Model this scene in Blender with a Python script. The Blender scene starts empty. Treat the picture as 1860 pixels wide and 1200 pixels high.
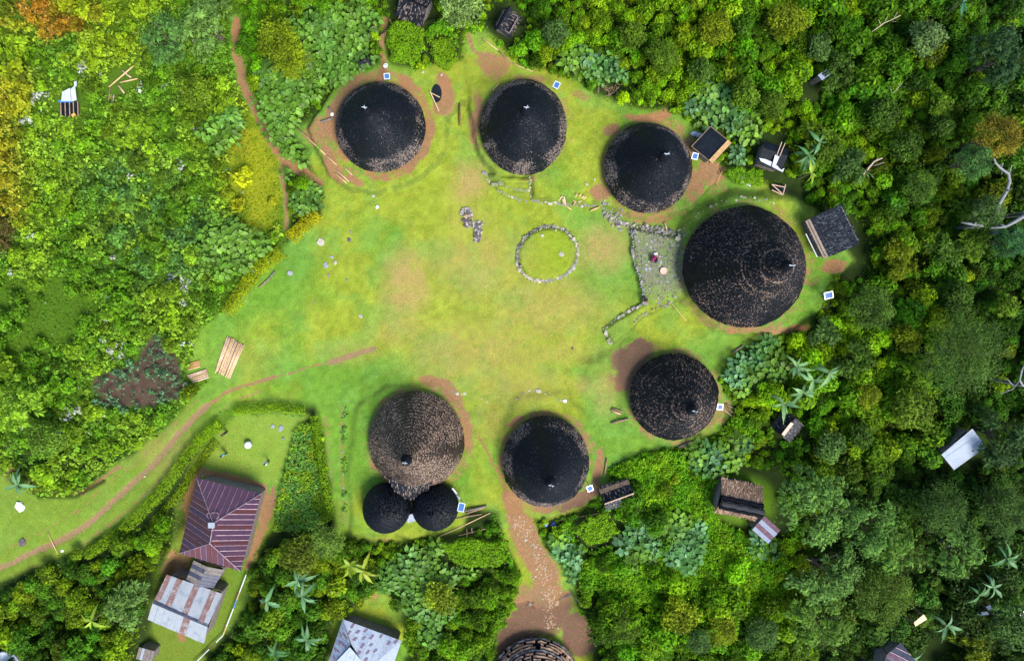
import bpy, bmesh, math, random
import numpy as np
from mathutils import Vector, Matrix

random.seed(11)
rng = np.random.default_rng(11)
SC = bpy.context.scene
COL = SC.collection
R = math.radians

# ------------------------------------------------------------------ camera, sky, sun, exposure
CAM_H = 80.0          # metres above the village green
FPX = 1200.0          # focal length in photo pixels (photo is 1860 wide)
NX, NY = 912.0, 500.0  # photo pixel straight below the drone
cd = bpy.data.cameras.new('camera')
cam = bpy.data.objects.new('camera', cd)
COL.objects.link(cam)
cam.location = (0, 0, CAM_H)
cam.rotation_euler = (0, 0, 0)
cd.sensor_width = 36.0
cd.lens = 36.0 * FPX / 1860.0
cd.shift_x = (930 - NX) / 1860.0
cd.shift_y = -(600 - NY) / 1860.0
cd.clip_start = 0.5
cd.clip_end = 2000
SC.camera = cam

SUN_EL, SUN_AZ = R(52), R(140)      # azimuth clockwise from north (+Y): south-east
world = bpy.data.worlds.new('World')
SC.world = world
world.use_nodes = True
wn = world.node_tree
wn.nodes.clear()
sky = wn.nodes.new('ShaderNodeTexSky')
sky.sky_type = 'NISHITA'
sky.sun_disc = False
sky.sun_elevation = SUN_EL
sky.sun_rotation = SUN_AZ
sky.altitude = 1100
sky.air_density = 1.0
sky.dust_density = 3.0
sky.ozone_density = 0.6
bg = wn.nodes.new('ShaderNodeBackground')
bg.inputs['Strength'].default_value = 0.085
wo = wn.nodes.new('ShaderNodeOutputWorld')
wn.links.new(sky.outputs[0], bg.inputs['Color'])
wn.links.new(bg.outputs[0], wo.inputs['Surface'])

sl = bpy.data.lights.new('sun', 'SUN')
sl.energy = 1.5
sl.angle = R(28)
sl.color = (1.0, 0.95, 0.86)
so = bpy.data.objects.new('sun', sl)
COL.objects.link(so)
sdir = Vector((math.sin(SUN_AZ) * math.cos(SUN_EL), math.cos(SUN_AZ) * math.cos(SUN_EL), math.sin(SUN_EL)))
so.rotation_euler = sdir.to_track_quat('Z', 'Y').to_euler()
so.location = sdir * 150

SC.view_settings.view_transform = 'Standard'
SC.view_settings.look = 'None'
SC.view_settings.exposure = 1.95
SC.view_settings.gamma = 1.0
SC.view_settings.use_curve_mapping = False

# ------------------------------------------------------------------ helpers
def tag(o, label=None, cat=None, group=None, kind=None):
    if label: o['label'] = label
    if cat: o['category'] = cat
    if group: o['group'] = group
    if kind: o['kind'] = kind
    return o

def empty(name, loc, label=None, cat=None, group=None):
    o = bpy.data.objects.new(name, None)
    o.empty_display_size = 0.3
    COL.objects.link(o)
    o.location = loc
    return tag(o, label, cat, group)

def link(name, me, parent=None, loc=(0, 0, 0), rz=0, s=1.0):
    o = bpy.data.objects.new(name, me)
    COL.objects.link(o)
    o.parent = parent
    o.location = loc
    o.rotation_euler = (0, 0, rz)
    o.scale = (s, s, s) if not hasattr(s, '__len__') else s
    return o

def mesh_np(name, v, f, mat=None, attrs=None, smooth=False):
    """mesh from numpy: v (N,3), f (M,k) with k 3 or 4"""
    v = np.asarray(v, dtype=np.float32); f = np.asarray(f, dtype=np.int32)
    me = bpy.data.meshes.new(name)
    me.vertices.add(len(v)); me.vertices.foreach_set('co', v.ravel())
    k = f.shape[1]
    me.loops.add(f.size); me.loops.foreach_set('vertex_index', f.ravel())
    me.polygons.add(len(f))
    me.polygons.foreach_set('loop_start', np.arange(0, f.size, k, dtype=np.int32))
    me.polygons.foreach_set('loop_total', np.full(len(f), k, dtype=np.int32))
    if smooth: me.polygons.foreach_set('use_smooth', np.ones(len(f), dtype=bool))
    for an, a in (attrs or {}).items():
        a = np.asarray(a, dtype=np.float32)
        if a.ndim == 1:
            at = me.attributes.new(an, 'FLOAT', 'POINT'); at.data.foreach_set('value', a)
        else:
            at = me.attributes.new(an, 'FLOAT_VECTOR', 'POINT'); at.data.foreach_set('vector', a.ravel())
    me.update(calc_edges=True)
    me.validate()
    if mat: me.materials.append(mat)
    return me

class MB:
    """collects solids in world space, builds them as one mesh object"""
    def __init__(s): s.v = []; s.f = []
    def add(s, vs, fs):
        n = len(s.v); s.v += [tuple(p) for p in vs]; s.f += [tuple(i + n for i in q) for q in fs]; return s
    def box(s, c, size, rz=0, tilt=None):
        sx, sy, sz = [d / 2 for d in size]
        m = Matrix.Rotation(rz, 3, 'Z')
        if tilt is not None: m = m @ tilt
        P = [Vector(c) + m @ Vector((x, y, z)) for z in (-sz, sz) for y in (-sy, sy) for x in (-sx, sx)]
        return s.add(P, [(0, 2, 3, 1), (4, 5, 7, 6), (0, 1, 5, 4), (2, 6, 7, 3), (0, 4, 6, 2), (1, 3, 7, 5)])
    def slab(s, pts, t):
        pts = [Vector(p) for p in pts]
        n = (pts[1] - pts[0]).cross(pts[2] - pts[0]).normalized()
        if n.z < 0: pts.reverse(); n = -n
        k = len(pts)
        low = [p - n * t for p in pts]
        fs = [tuple(range(k)), tuple(range(2 * k - 1, k - 1, -1))]
        for i in range(k):
            j = (i + 1) % k
            fs.append((i, k + i, k + j, j))
        return s.add(pts + low, fs)
    def tube(s, pts, rad, n=6):
        pts = [Vector(p) for p in pts]
        if not hasattr(rad, '__len__'): rad = [rad] * len(pts)
        rings = []
        for i, p in enumerate(pts):
            d = (pts[min(i + 1, len(pts) - 1)] - pts[max(i - 1, 0)]).normalized()
            a = d.orthogonal().normalized(); b = d.cross(a)
            if i:   # keep the twist down
                pa = rings[-1][0] - pts[i - 1]
                pa = (pa - d * pa.dot(d))
                if pa.length > 1e-5: a = pa.normalized(); b = d.cross(a)
            rings.append([p + (a * math.cos(2 * math.pi * k / n) + b * math.sin(2 * math.pi * k / n)) * rad[i] for k in range(n)])
        base = [q for r in rings for q in r]
        fs = []
        for i in range(len(pts) - 1):
            for k in range(n):
                a0 = i * n + k; a1 = i * n + (k + 1) % n
                fs.append((a0, a1, a1 + n, a0 + n))
        fs.append(tuple(range(n - 1, -1, -1)))
        fs.append(tuple((len(pts) - 1) * n + k for k in range(n)))
        return s.add(base, fs)
    def lathe(s, c, prof, n=16):
        base = []
        for r, z in prof:
            for k in range(n):
                a = 2 * math.pi * k / n
                base.append((c[0] + r * math.cos(a), c[1] + r * math.sin(a), c[2] + z))
        fs = []
        for i in range(len(prof) - 1):
            for k in range(n):
                a0 = i * n + k; a1 = i * n + (k + 1) % n
                fs.append((a0, a1, a1 + n, a0 + n))
        fs.append(tuple(range(n - 1, -1, -1)))
        fs.append(tuple((len(prof) - 1) * n + k for k in range(n)))
        return s.add(base, fs)
    def build(s, name, mat, parent=None, smooth=False, origin=None):
        o0 = Vector(parent.matrix_world.translation) if parent is not None else Vector(origin or (0, 0, 0))
        if parent is not None: o0 = wloc(parent)
        me = bpy.data.meshes.new(name)
        me.from_pydata([tuple(Vector(p) - o0) for p in s.v], [], s.f)
        me.materials.append(mat)
        if smooth: me.polygons.foreach_set('use_smooth', [True] * len(me.polygons))
        me.update()
        o = link(name, me, parent, (0, 0, 0) if parent is not None else tuple(o0))
        return o

def wloc(o):
    v = Vector(o.location)
    while o.parent is not None:
        o = o.parent; v = v + Vector(o.location)
    return v

# ---- numpy value noise
def _h(ix, iy, seed):
    n = (ix.astype(np.int64) * 374761393 + iy.astype(np.int64) * 668265263 + seed * 1274126177) & 0xffffffff
    n = ((n ^ (n >> 13)) * 1274126177) & 0xffffffff
    return ((n ^ (n >> 16)) & 0xffff) / 65535.0
def vnoise(x, y, seed=0):
    x = np.asarray(x, float); y = np.asarray(y, float)
    ix = np.floor(x); iy = np.floor(y); fx = x - ix; fy = y - iy
    fx = fx * fx * (3 - 2 * fx); fy = fy * fy * (3 - 2 * fy)
    a = _h(ix, iy, seed); b = _h(ix + 1, iy, seed); c = _h(ix, iy + 1, seed); d = _h(ix + 1, iy + 1, seed)
    return (a * (1 - fx) + b * fx) * (1 - fy) + (c * (1 - fx) + d * fx) * fy
def fbm(x, y, seed=0, o=4):
    s = 0; a = 0.5; t = 0
    for i in range(o):
        s = s + a * vnoise(x * 2 ** i, y * 2 ** i, seed + i * 17); t += a; a *= 0.55
    return s / t
def sstep(a, b, x):
    t = np.clip((x - a) / (b - a), 0, 1); return t * t * (3 - 2 * t)

# ---- photo-pixel plan helpers: distances in pixels of the plan (15 px = 1 m on the green)
def poly_sd(px, py, poly):
    """signed distance, positive inside"""
    px = np.asarray(px, float); py = np.asarray(py, float)
    d = np.full(px.shape, 1e18); ins = np.zeros(px.shape, bool)
    n = len(poly)
    for i in range(n):
        ax, ay = poly[i]; bx, by = poly[(i + 1) % n]
        ex, ey = bx - ax, by - ay
        t = np.clip(((px - ax) * ex + (py - ay) * ey) / (ex * ex + ey * ey), 0, 1)
        d = np.minimum(d, (px - ax - t * ex) ** 2 + (py - ay - t * ey) ** 2)
        c = (ay <= py) != (by <= py)
        xx = ax + (py - ay) * ex / (ey if ey else 1e-9)
        ins ^= c & (px < xx)
    return np.where(ins, 1, -1) * np.sqrt(d)
def line_d(px, py, pts):
    px = np.asarray(px, float); py = np.asarray(py, float)
    d = np.full(px.shape, 1e18)
    for (ax, ay), (bx, by) in zip(pts[:-1], pts[1:]):
        ex, ey = bx - ax, by - ay
        t = np.clip(((px - ax) * ex + (py - ay) * ey) / (ex * ex + ey * ey), 0, 1)
        d = np.minimum(d, (px - ax - t * ex) ** 2 + (py - ay - t * ey) ** 2)
    return np.sqrt(d)
def ell(px, py, cx, cy, rx, ry, rot=0):
    """1 at the centre, 0 on the rim, negative outside"""
    c, s = math.cos(R(rot)), math.sin(R(rot))
    dx, dy = px - cx, py - cy
    return 1 - np.sqrt(((dx * c + dy * s) / rx) ** 2 + ((-dx * s + dy * c) / ry) ** 2)

# ------------------------------------------------------------------ materials
MATS = {}
def mat(name, build):
    if name in MATS: return MATS[name]
    m = bpy.data.materials.new(name); m.use_nodes = True
    nt = m.node_tree; nt.nodes.clear()
    out = nt.nodes.new('ShaderNodeOutputMaterial')
    b = nt.nodes.new('ShaderNodeBsdfPrincipled')
    nt.links.new(b.outputs[0], out.inputs['Surface'])
    build(nt, b, out)
    MATS[name] = m
    return m
def N(nt, typ, **kw):
    n = nt.nodes.new(typ)
    for k, v in kw.items():
        if k in n.inputs: n.inputs[k].default_value = v
        else: setattr(n, k, v)
    return n
def noise(nt, scale, detail=3.0, rough=0.6, vec=None, kind='Object'):
    n = N(nt, 'ShaderNodeTexNoise'); n.inputs['Scale'].default_value = scale
    n.inputs['Detail'].default_value = detail; n.inputs['Roughness'].default_value = rough
    if vec is None:
        tc = N(nt, 'ShaderNodeTexCoord'); vec = tc.outputs[kind]
    nt.links.new(vec, n.inputs['Vector'])
    return n
def ramp(nt, src, stops):
    r = N(nt, 'ShaderNodeValToRGB')
    el = r.color_ramp.elements
    while len(el) < len(stops): el.new(0.5)
    for e, (p, c) in zip(el, stops):
        e.position = p; e.color = (*c, 1) if len(c) == 3 else c
    nt.links.new(src, r.inputs[0])
    return r
def mixc(nt, fac, a, b, mode='MIX'):
    m = N(nt, 'ShaderNodeMix', data_type='RGBA', blend_type=mode)
    for sock, val in ((m.inputs['Factor'], fac), (m.inputs[6], a), (m.inputs[7], b)):
        if hasattr(val, 'is_output'): nt.links.new(val, sock)
        elif hasattr(val, '__len__'): sock.default_value = (*val, 1) if len(val) == 3 else val
        else: sock.default_value = val
    return m.outputs[2]
def math_n(nt, op, a, b=None, clamp=False):
    m = N(nt, 'ShaderNodeMath', operation=op, use_clamp=clamp)
    for i, v in enumerate((a, b)):
        if v is None: continue
        if hasattr(v, 'is_output'): nt.links.new(v, m.inputs[i])
        else: m.inputs[i].default_value = v
    return m.outputs[0]
def bump(nt, b, src, strength, dist):
    bm_ = N(nt, 'ShaderNodeBump'); bm_.inputs['Strength'].default_value = strength; bm_.inputs['Distance'].default_value = dist
    nt.links.new(src, bm_.inputs['Height']); nt.links.new(bm_.outputs[0], b.inputs['Normal'])

def simple(name, c1, c2, scale=6.0, rough=0.75, spec=0.3, bumpd=0.02, metal=0.0, detail=4.0):
    def bld(nt, b, out):
        n = noise(nt, scale, detail)
        r = ramp(nt, n.outputs[0], [(0.3, c1), (0.7, c2)])
        nt.links.new(r.outputs[0], b.inputs['Base Color'])
        b.inputs['Roughness'].default_value = rough
        b.inputs['Specular IOR Level'].default_value = spec
        b.inputs['Metallic'].default_value = metal
        if bumpd: bump(nt, b, n.outputs[0], 0.6, bumpd)
    return mat(name, bld)

def leaf_mat(name, rough=0.55, spec=0.25, transl=0.25, var=0.5, own=None):
    """leaf colour = the plant's own tone (per plant) x a random step per leaf"""
    def bld(nt, b, out):
        at = N(nt, 'ShaderNodeAttribute'); at.attribute_name = 'tint'
        if own == 'col':
            tn = N(nt, 'ShaderNodeAttribute'); tn.attribute_name = 'col'; tone = tn.outputs['Color']
        elif own is None:
            tn = N(nt, 'ShaderNodeAttribute'); tn.attribute_type = 'INSTANCER'; tn.attribute_name = 'tone'; tone = tn.outputs['Color']
        else:
            rgb = N(nt, 'ShaderNodeRGB'); rgb.outputs[0].default_value = (*own, 1); tone = rgb.outputs[0]
        st = N(nt, 'ShaderNodeMapRange'); nt.links.new(at.outputs['Fac'], st.inputs[0])
        st.inputs[3].default_value = 1 - var; st.inputs[4].default_value = 1 + var
        sc = N(nt, 'ShaderNodeVectorMath', operation='SCALE')
        nt.links.new(tone, sc.inputs[0]); nt.links.new(st.outputs[0], sc.inputs['Scale'])
        # the yellowest leaves lean warm
        hot = math_n(nt, 'MULTIPLY', math_n(nt, 'SUBTRACT', at.outputs['Fac'], 0.80, True), 2.2, True)
        warm = mixc(nt, hot, sc.outputs[0], (1.25, 1.10, 0.8), 'MULTIPLY')
        nt.links.new(warm, b.inputs['Base Color'])
        b.inputs['Roughness'].default_value = rough
        b.inputs['Specular IOR Level'].default_value = spec
        tr = N(nt, 'ShaderNodeBsdfTranslucent'); nt.links.new(warm, tr.inputs['Color'])
        mx = N(nt, 'ShaderNodeMixShader'); mx.inputs[0].default_value = transl
        nt.links.new(b.outputs[0], mx.inputs[1]); nt.links.new(tr.outputs[0], mx.inputs[2])
        nt.links.new(mx.outputs[0], out.inputs['Surface'])
    return mat(name, bld)

LEAF = leaf_mat('leaf_bush', 0.55, 0.12, 0.36, 0.6)
LEAFBIG = leaf_mat('leaf_broad', 0.45, 0.22, 0.22, 0.45)
LEAFCOL = leaf_mat('leaf_ground', 0.6, 0.1, 0.28, 0.5, own='col')
BARK = simple('bark', (0.07, 0.05, 0.035), (0.17, 0.14, 0.11), 5, 0.9, 0.2, 0.03)
DEADWOOD = simple('dead_wood', (0.12, 0.125, 0.125), (0.25, 0.255, 0.26), 4, 0.8, 0.2, 0.02)
BANANASTEM = simple('banana_stem', (0.08, 0.12, 0.04), (0.2, 0.17, 0.07), 5, 0.6)
BAMBOO = simple('bamboo', (0.42, 0.26, 0.11), (0.62, 0.44, 0.22), 3, 0.5, 0.4, 0.01)
BAMBOOPINK = simple('bamboo_pink', (0.45, 0.27, 0.18), (0.66, 0.47, 0.34), 3, 0.5, 0.4, 0.01)
BAMBOODARK = simple('old_bamboo', (0.17, 0.11, 0.07), (0.33, 0.22, 0.13), 3, 0.6, 0.3, 0.01)
WOOD = simple('grey_wood', (0.10, 0.085, 0.075), (0.24, 0.21, 0.19), 4, 0.85, 0.2, 0.02)
PLANKTAN = simple('tan_plank', (0.38, 0.22, 0.09), (0.58, 0.37, 0.16), 3, 0.7, 0.25, 0.01)
STONE = simple('stone', (0.11, 0.105, 0.105), (0.27, 0.26, 0.235), 2.2, 0.9, 0.2, 0.04)
STONEPALE = simple('pale_stone', (0.27, 0.25, 0.20), (0.46, 0.42, 0.34), 2.5, 0.9, 0.2, 0.04)
STONEDARK = simple('dark_stone', (0.045, 0.04, 0.045), (0.16, 0.135, 0.14), 2.5, 0.9, 0.2, 0.04)
STONEBLUE = simple('blue_stone', (0.17, 0.19, 0.23), (0.30, 0.32, 0.36), 2.5, 0.85, 0.25, 0.03)
STONEMOSS = simple('mossy_stone', (0.10, 0.13, 0.05), (0.30, 0.30, 0.2), 2.0, 0.95, 0.1, 0.04)
WHITE = simple('white_paint', (0.50, 0.52, 0.54), (0.66, 0.67, 0.69), 3, 0.4, 0.4, 0.0)
WHITETARP = simple('white_tarp', (0.36, 0.40, 0.46), (0.54, 0.57, 0.62), 1.5, 0.5, 0.4, 0.04)
BLACKTARP = simple('black_tarp', (0.003, 0.006, 0.010), (0.010, 0.015, 0.022), 1.6, 0.6, 0.12, 0.05)
BLUE = simple('blue_plastic', (0.01, 0.12, 0.5), (0.03, 0.22, 0.7), 4, 0.4, 0.5, 0.0)
def _cells(nt, b, out):
    tc = N(nt, 'ShaderNodeTexCoord')
    br = N(nt, 'ShaderNodeTexBrick'); br.offset = 0; br.squash = 1
    br.inputs['Color1'].default_value = (0.03, 0.10, 0.30, 1); br.inputs['Color2'].default_value = (0.04, 0.12, 0.34, 1)
    br.inputs['Mortar'].default_value = (0.2, 0.3, 0.45, 1); br.inputs['Scale'].default_value = 6
    br.inputs['Mortar Size'].default_value = 0.012; br.inputs['Row Height'].default_value = 0.8; br.inputs['Brick Width'].default_value = 0.8
    nt.links.new(tc.outputs['Object'], br.inputs['Vector']); nt.links.new(br.outputs[0], b.inputs['Base Color'])
    b.inputs['Roughness'].default_value = 0.45; b.inputs['Specular IOR Level'].default_value = 0.2
CELL = mat('solar_cell', _cells)
ALU = simple('aluminium', (0.5, 0.55, 0.62), (0.72, 0.76, 0.8), 8, 0.35, 0.5, 0.0, 0.3)

def thatch_mat(name, dark, mid, light, lo=0.45, hi=0.96):
    def bld(nt, b, out):
        at = N(nt, 'ShaderNodeAttribute'); at.attribute_name = 'tint'
        n = noise(nt, 14, 3)
        s = math_n(nt, 'ADD', at.outputs['Fac'], math_n(nt, 'MULTIPLY', math_n(nt, 'SUBTRACT', n.outputs[0], 0.5), 0.35))
        r = ramp(nt, s, [(0.0, dark), (lo, mid), (hi, light)])
        nt.links.new(r.outputs[0], b.inputs['Base Color'])
        b.inputs['Roughness'].default_value = 0.6
        b.inputs['Specular IOR Level'].default_value = 0.2
        bump(nt, b, n.outputs[0], 0.5, 0.03)
    return mat(name, bld)
THATCH_BLACK = thatch_mat('thatch_black', (0.0010, 0.0030, 0.007), (0.0045, 0.0075, 0.0135), (0.215, 0.165, 0.138))
THATCH_DARK = thatch_mat('thatch_dark', (0.0015, 0.0035, 0.007), (0.007, 0.0085, 0.013), (0.26, 0.175, 0.128))
THATCH_BROWN = thatch_mat('thatch_brown', (0.010, 0.009, 0.010), (0.045, 0.032, 0.026), (0.34, 0.235, 0.165), 0.4)
THATCH_NEW = thatch_mat('thatch_new', (0.10, 0.065, 0.042), (0.27, 0.165, 0.105), (0.46, 0.31, 0.21), 0.5)
THATCH_GREY = thatch_mat('thatch_grey', (0.02, 0.022, 0.026), (0.060, 0.062, 0.070), (0.20, 0.19, 0.19), 0.5)

def metal_sheet(name, c1, c2, c3, p=(0.35, 0.55, 0.75), rough=0.45, sc=1.3):
    def bld(nt, b, out):
        n = noise(nt, sc, 5, 0.7)
        n2 = noise(nt, 9, 3)
        s = math_n(nt, 'ADD', n.outputs[0], math_n(nt, 'MULTIPLY', math_n(nt, 'SUBTRACT', n2.outputs[0], 0.5), 0.5))
        r = ramp(nt, s, [(p[0], c1), (p[1], c2), (p[2], c3)])
        nt.links.new(r.outputs[0], b.inputs['Base Color'])
        b.inputs['Roughness'].default_value = rough; b.inputs['Metallic'].default_value = 0.15
        bump(nt, b, n2.outputs[0], 0.25, 0.01)
    return mat(name, bld)
SHEETRED = metal_sheet('red_sheet', (0.072, 0.042, 0.082), (0.098, 0.046, 0.080), (0.115, 0.032, 0.042))
SHEETRED2 = metal_sheet('red_sheet_rusty', (0.078, 0.036, 0.052), (0.115, 0.037, 0.042), (0.145, 0.042, 0.032))
SEAM = metal_sheet('pale_seam', (0.15, 0.08, 0.10), (0.26, 0.18, 0.22), (0.34, 0.28, 0.32))
ZINC = metal_sheet('zinc', (0.20, 0.235, 0.275), (0.31, 0.345, 0.38), (0.34, 0.28, 0.26), (0.3, 0.5, 0.85), 0.35)
ZINCRUST = metal_sheet('zinc_rusted', (0.33, 0.33, 0.35), (0.19, 0.115, 0.105), (0.15, 0.06, 0.05), (0.34, 0.5, 0.72))
ZINCPURPLE = metal_sheet('zinc_purple', (0.25, 0.2, 0.26), (0.14, 0.06, 0.09), (0.3, 0.26, 0.3), (0.3, 0.5, 0.7))
ZINCBLUE = metal_sheet('zinc_bluish', (0.2, 0.26, 0.36), (0.34, 0.38, 0.46), (0.2, 0.16, 0.2), (0.3, 0.55, 0.8))
WHITESHEET = metal_sheet('white_sheet', (0.27, 0.32, 0.39), (0.37, 0.42, 0.48), (0.29, 0.30, 0.36), (0.3, 0.5, 0.85))
DARKSHEET = metal_sheet('dark_sheet', (0.03, 0.035, 0.06), (0.055, 0.06, 0.09), (0.09, 0.09, 0.12))
# ------------------------------------------------------------------ plan of the place (photo-pixel plan, 15 px = 1 m)
CLEAR = [(585,335),(545,262),(530,240),(575,205),(600,170),(640,140),(690,118),(700,95),(712,118),(760,128),(800,118),(842,112),(846,60),(880,62),(930,112),
         (1000,138),(1050,150),(1085,178),(1135,195),(1220,206),(1262,232),(1285,285),(1310,306),(1380,325),(1440,362),(1475,372),(1545,470),
         (1515,500),(1484,560),(1470,602),(1390,610),(1335,640),(1305,690),(1335,745),(1300,790),(1240,812),(1165,820),(1105,850),
         (1100,890),(1050,925),(1000,945),(950,940),(905,930),(850,920),(835,962),(700,985),(612,972),(590,800),(572,735),(420,735),
         (380,758),(330,830),(240,945),(130,1000),(0,1060),(-160,1110),(-160,930),(0,850),(60,905),(150,890),(230,830),(310,770),(352,720),(385,690),(340,680),
         (362,600),(405,572),(455,520),(520,445),(585,385)]
GARDEN = [(420,752),(560,752),(535,775),(518,830),(505,882),(492,960),(470,990),(442,1040),(445,1100),(400,1160),(350,1230),(235,1230),
          (262,1140),(275,1050),(312,1000),(322,930),(345,850),(385,790)]
YARD = [(905,930),(960,932),(985,990),(1035,1050),(1052,1110),(1085,1170),(1075,1300),(880,1300),(905,1160),(935,1100),(948,1050),(925,1000)]
BACKYARD = [(640,1110),(690,1072),(735,1105),(742,1150),(735,1280),(590,1280),(600,1130)]
SOIL = [(280,600),(325,650),(335,715),(300,725),(250,745),(180,735),(170,690),(240,662)]
NOVEG = [CLEAR, GARDEN, YARD, BACKYARD]
EXTRA_CLEAR = [(1410,945,30,28,0),(1348,906,62,48,12),(1690,1175,26,24,0),(1790,1108,20,14,0),(130,185,24,28,0),(222,150,34,22,-40),(1470,165,22,22,0),(1400,285,34,40,0),(1430,345,30,18,0),
               (1395,870,60,16,20),(753,30,40,30,0),(919,46,30,32,0),(1110,163,22,16,0),(1545,455,25,55,0),(1752,815,40,30,-35),(1429,777,26,24,0),(845,952,48,20,-25),(862,1003,60,28,0),(1085,962,44,32,0),(738,78,38,44,0),(803,98,28,32,0),(1350,318,40,20,5),(1290,262,30,26,-45)]

HOUSES = [  # centre px, radius px (x, y), apex height, style, label
    (691, 231, 82, 82, 9.6, 'smooth', 'black conical thatched house ringed by orange earth near the end of the dirt path'),
    (951, 231, 79, 87, 9.6, 'smooth', 'black conical thatched house above the stone steps with a grey fringe at its lower side'),
    (1177, 305, 80, 82, 9.4, 'smooth', 'blackest conical thatched house beside the small tarp shed with a bamboo edge'),
    (1352, 485, 112, 110, 13.2, 'ringed', 'largest conical thatched house with ringed black roof behind the stone platform'),
    (756, 800, 87, 90, 9.8, 'brown', 'brownish conical thatched house joined to two small black round huts'),
    (1224, 720, 80, 78, 9.0, 'ringed', 'dark conical thatched house with brown concentric rings beside a bare brown earth patch'),
    (991, 838, 79, 83, 9.4, 'smooth', 'black conical thatched house at the head of the dirt path leading down to the yard'),
]
SMALL_HUTS = [(703, 920, 42, 43, 4.6, 'small black round thatched hut joined to the brownish house, its dome streaked'),
              (791, 918, 41, 41, 4.4, 'small black round thatched hut beside the white solar panel, joined to the brownish house')]

PATHS = [  # polyline, half width px, strength
    ([(428,40),(430,100),(440,150),(465,205),(492,262),(512,288),(545,308),(580,332)], 8, 1.0),
    ([(510,290),(514,330),(520,365),(521,415)], 4, 1.0),
    ([(680,635),(655,642),(600,656)], 5, 1.0), ([(600,656),(560,668),(520,680),(470,693)], 2.5, .62), ([(500,684),(470,694)], 4, 0.8),
    ([(470,693),(410,712),(375,738)], 4, 0.7), ([(375,738),(350,760),(315,800),(270,850),(215,900),(150,960),(100,985),(50,1010),(0,1035),(-150,1090)], 5.5, 0.92),
    ([(470,712),(415,735),(385,762),(340,812),(292,868),(240,918),(175,972),(110,1012),(0,1062),(-150,1120)], 4, .5), ([(360,725),(318,768),(258,830),(190,880),(130,935),(60,975),(0,1005)], 3, .45),
    ([(85,906),(140,900),(175,875),(215,850)], 4, 0.72), ([(-20,835),(20,862),(60,900)], 6, .8),
    ([(702,36),(697,80),(700,128)], 5, 0.95), ([(700,128),(690,150)], 8, 1),
    ([(872,790),(900,850),(925,905)], 3, 0.75), ([(928,905),(936,935),(950,965)], 17, 1.0),
    ([(948,955),(965,1000),(990,1040),(1000,1090),(1000,1135)], 22, 1.0), ([(850,60),(858,95),(900,130)], 4, .7),
    ([(1460,600),(1380,598),(1320,598)], 7, .7), ([(590,760),(598,850),(605,960)], 8, .42), ([(620,740),(622,850),(626,950)], 4, .5),
    ([(310,1180),(300,1100),(330,1010),(338,900),(352,862),(470,890),(470,960),(440,1040)], 9, .8),
]
DIRT = [  # ellipses: cx, cy, rx, ry, rot, strength
    (1140,655,34,32,20,1.0),(1155,640,42,22,-20,1.0),(1130,690,20,22,0,.9),(790,692,32,14,10,.9),(820,720,16,30,-40,.8),(845,775,10,50,-15,.8),
    (800,200,22,20,0,.8),(808,170,20,34,-10,.9),(640,195,55,40,-40,.85),(578,238,36,28,-40,.75),(1106,240,18,14,0,.8),(1180,212,60,14,-8,.8),(1290,310,34,30,-40,.85),(1300,345,26,16,-20,.5),
    (1085,350,18,14,0,.9),(1510,485,30,16,0,.8),(1430,605,60,12,-10,.75),(1085,850,10,40,15,.85),(1055,905,50,14,-30,.9),
    (955,150,30,14,0,.7),(868,215,14,60,5,.75),(895,125,35,22,25,.75),(835,760,12,50,-20,.6),(650,330,20,10,30,.8),(610,300,14,50,-28,.85),(985,760,26,10,20,.8),(935,760,22,8,-15,.8),
    (985,1115,62,55,0,1.05),(1055,1170,30,50,-20,1.0),(940,1190,40,60,0,1.0),(1270,570,60,12,35,.5),(1120,940,40,18,-20,.6),(680,1080,14,34,0,.7),
    (1055,175,14,10,0,.6),(1110,163,26,18,10,.7),(1320,745,14,30,0,.6),(1215,640,30,10,0,.5),(735,150,16,12,0,.7), (1105,690,8,20,0,.6),
    (335,985,14,30,0,.9),(300,1030,16,40,10,.8),(400,873,80,10,12,.7),(478,930,9,60,10,.85),(690,985,60,8,0,.6),
]
RING_DIRT = [(691,231,97,97,.82),(951,235,90,96,.35),(1185,312,95,96,.6),(1352,485,121,119,.42),(762,800,98,98,.55),(1224,720,89,87,.5),(995,838,90,92,.62)]
DRY = [  # tan worn patches of the lawn
    (735,515,38,60,0,.75),(725,500,22,36,0,.5),(850,330,30,36,30,.7),(1095,455,42,40,0,.7),(870,480,90,60,0,.4),(1000,560,110,50,0,.42),(860,640,120,60,0,.42),
    (940,700,80,40,0,.38),(730,600,60,30,0,.35),(1060,700,26,20,0,.4),(1100,710,30,40,0,.45),(850,400,40,30,0,.25),(640,640,60,20,0,.25),(1020,520,40,16,0,.4),(890,760,30,40,0,.3),
    (440,660,60,40,0,.15),(470,330,50,110,0,.0),(300,820,50,50,0,.3),(1020,640,70,20,0,.3),
]
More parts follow.
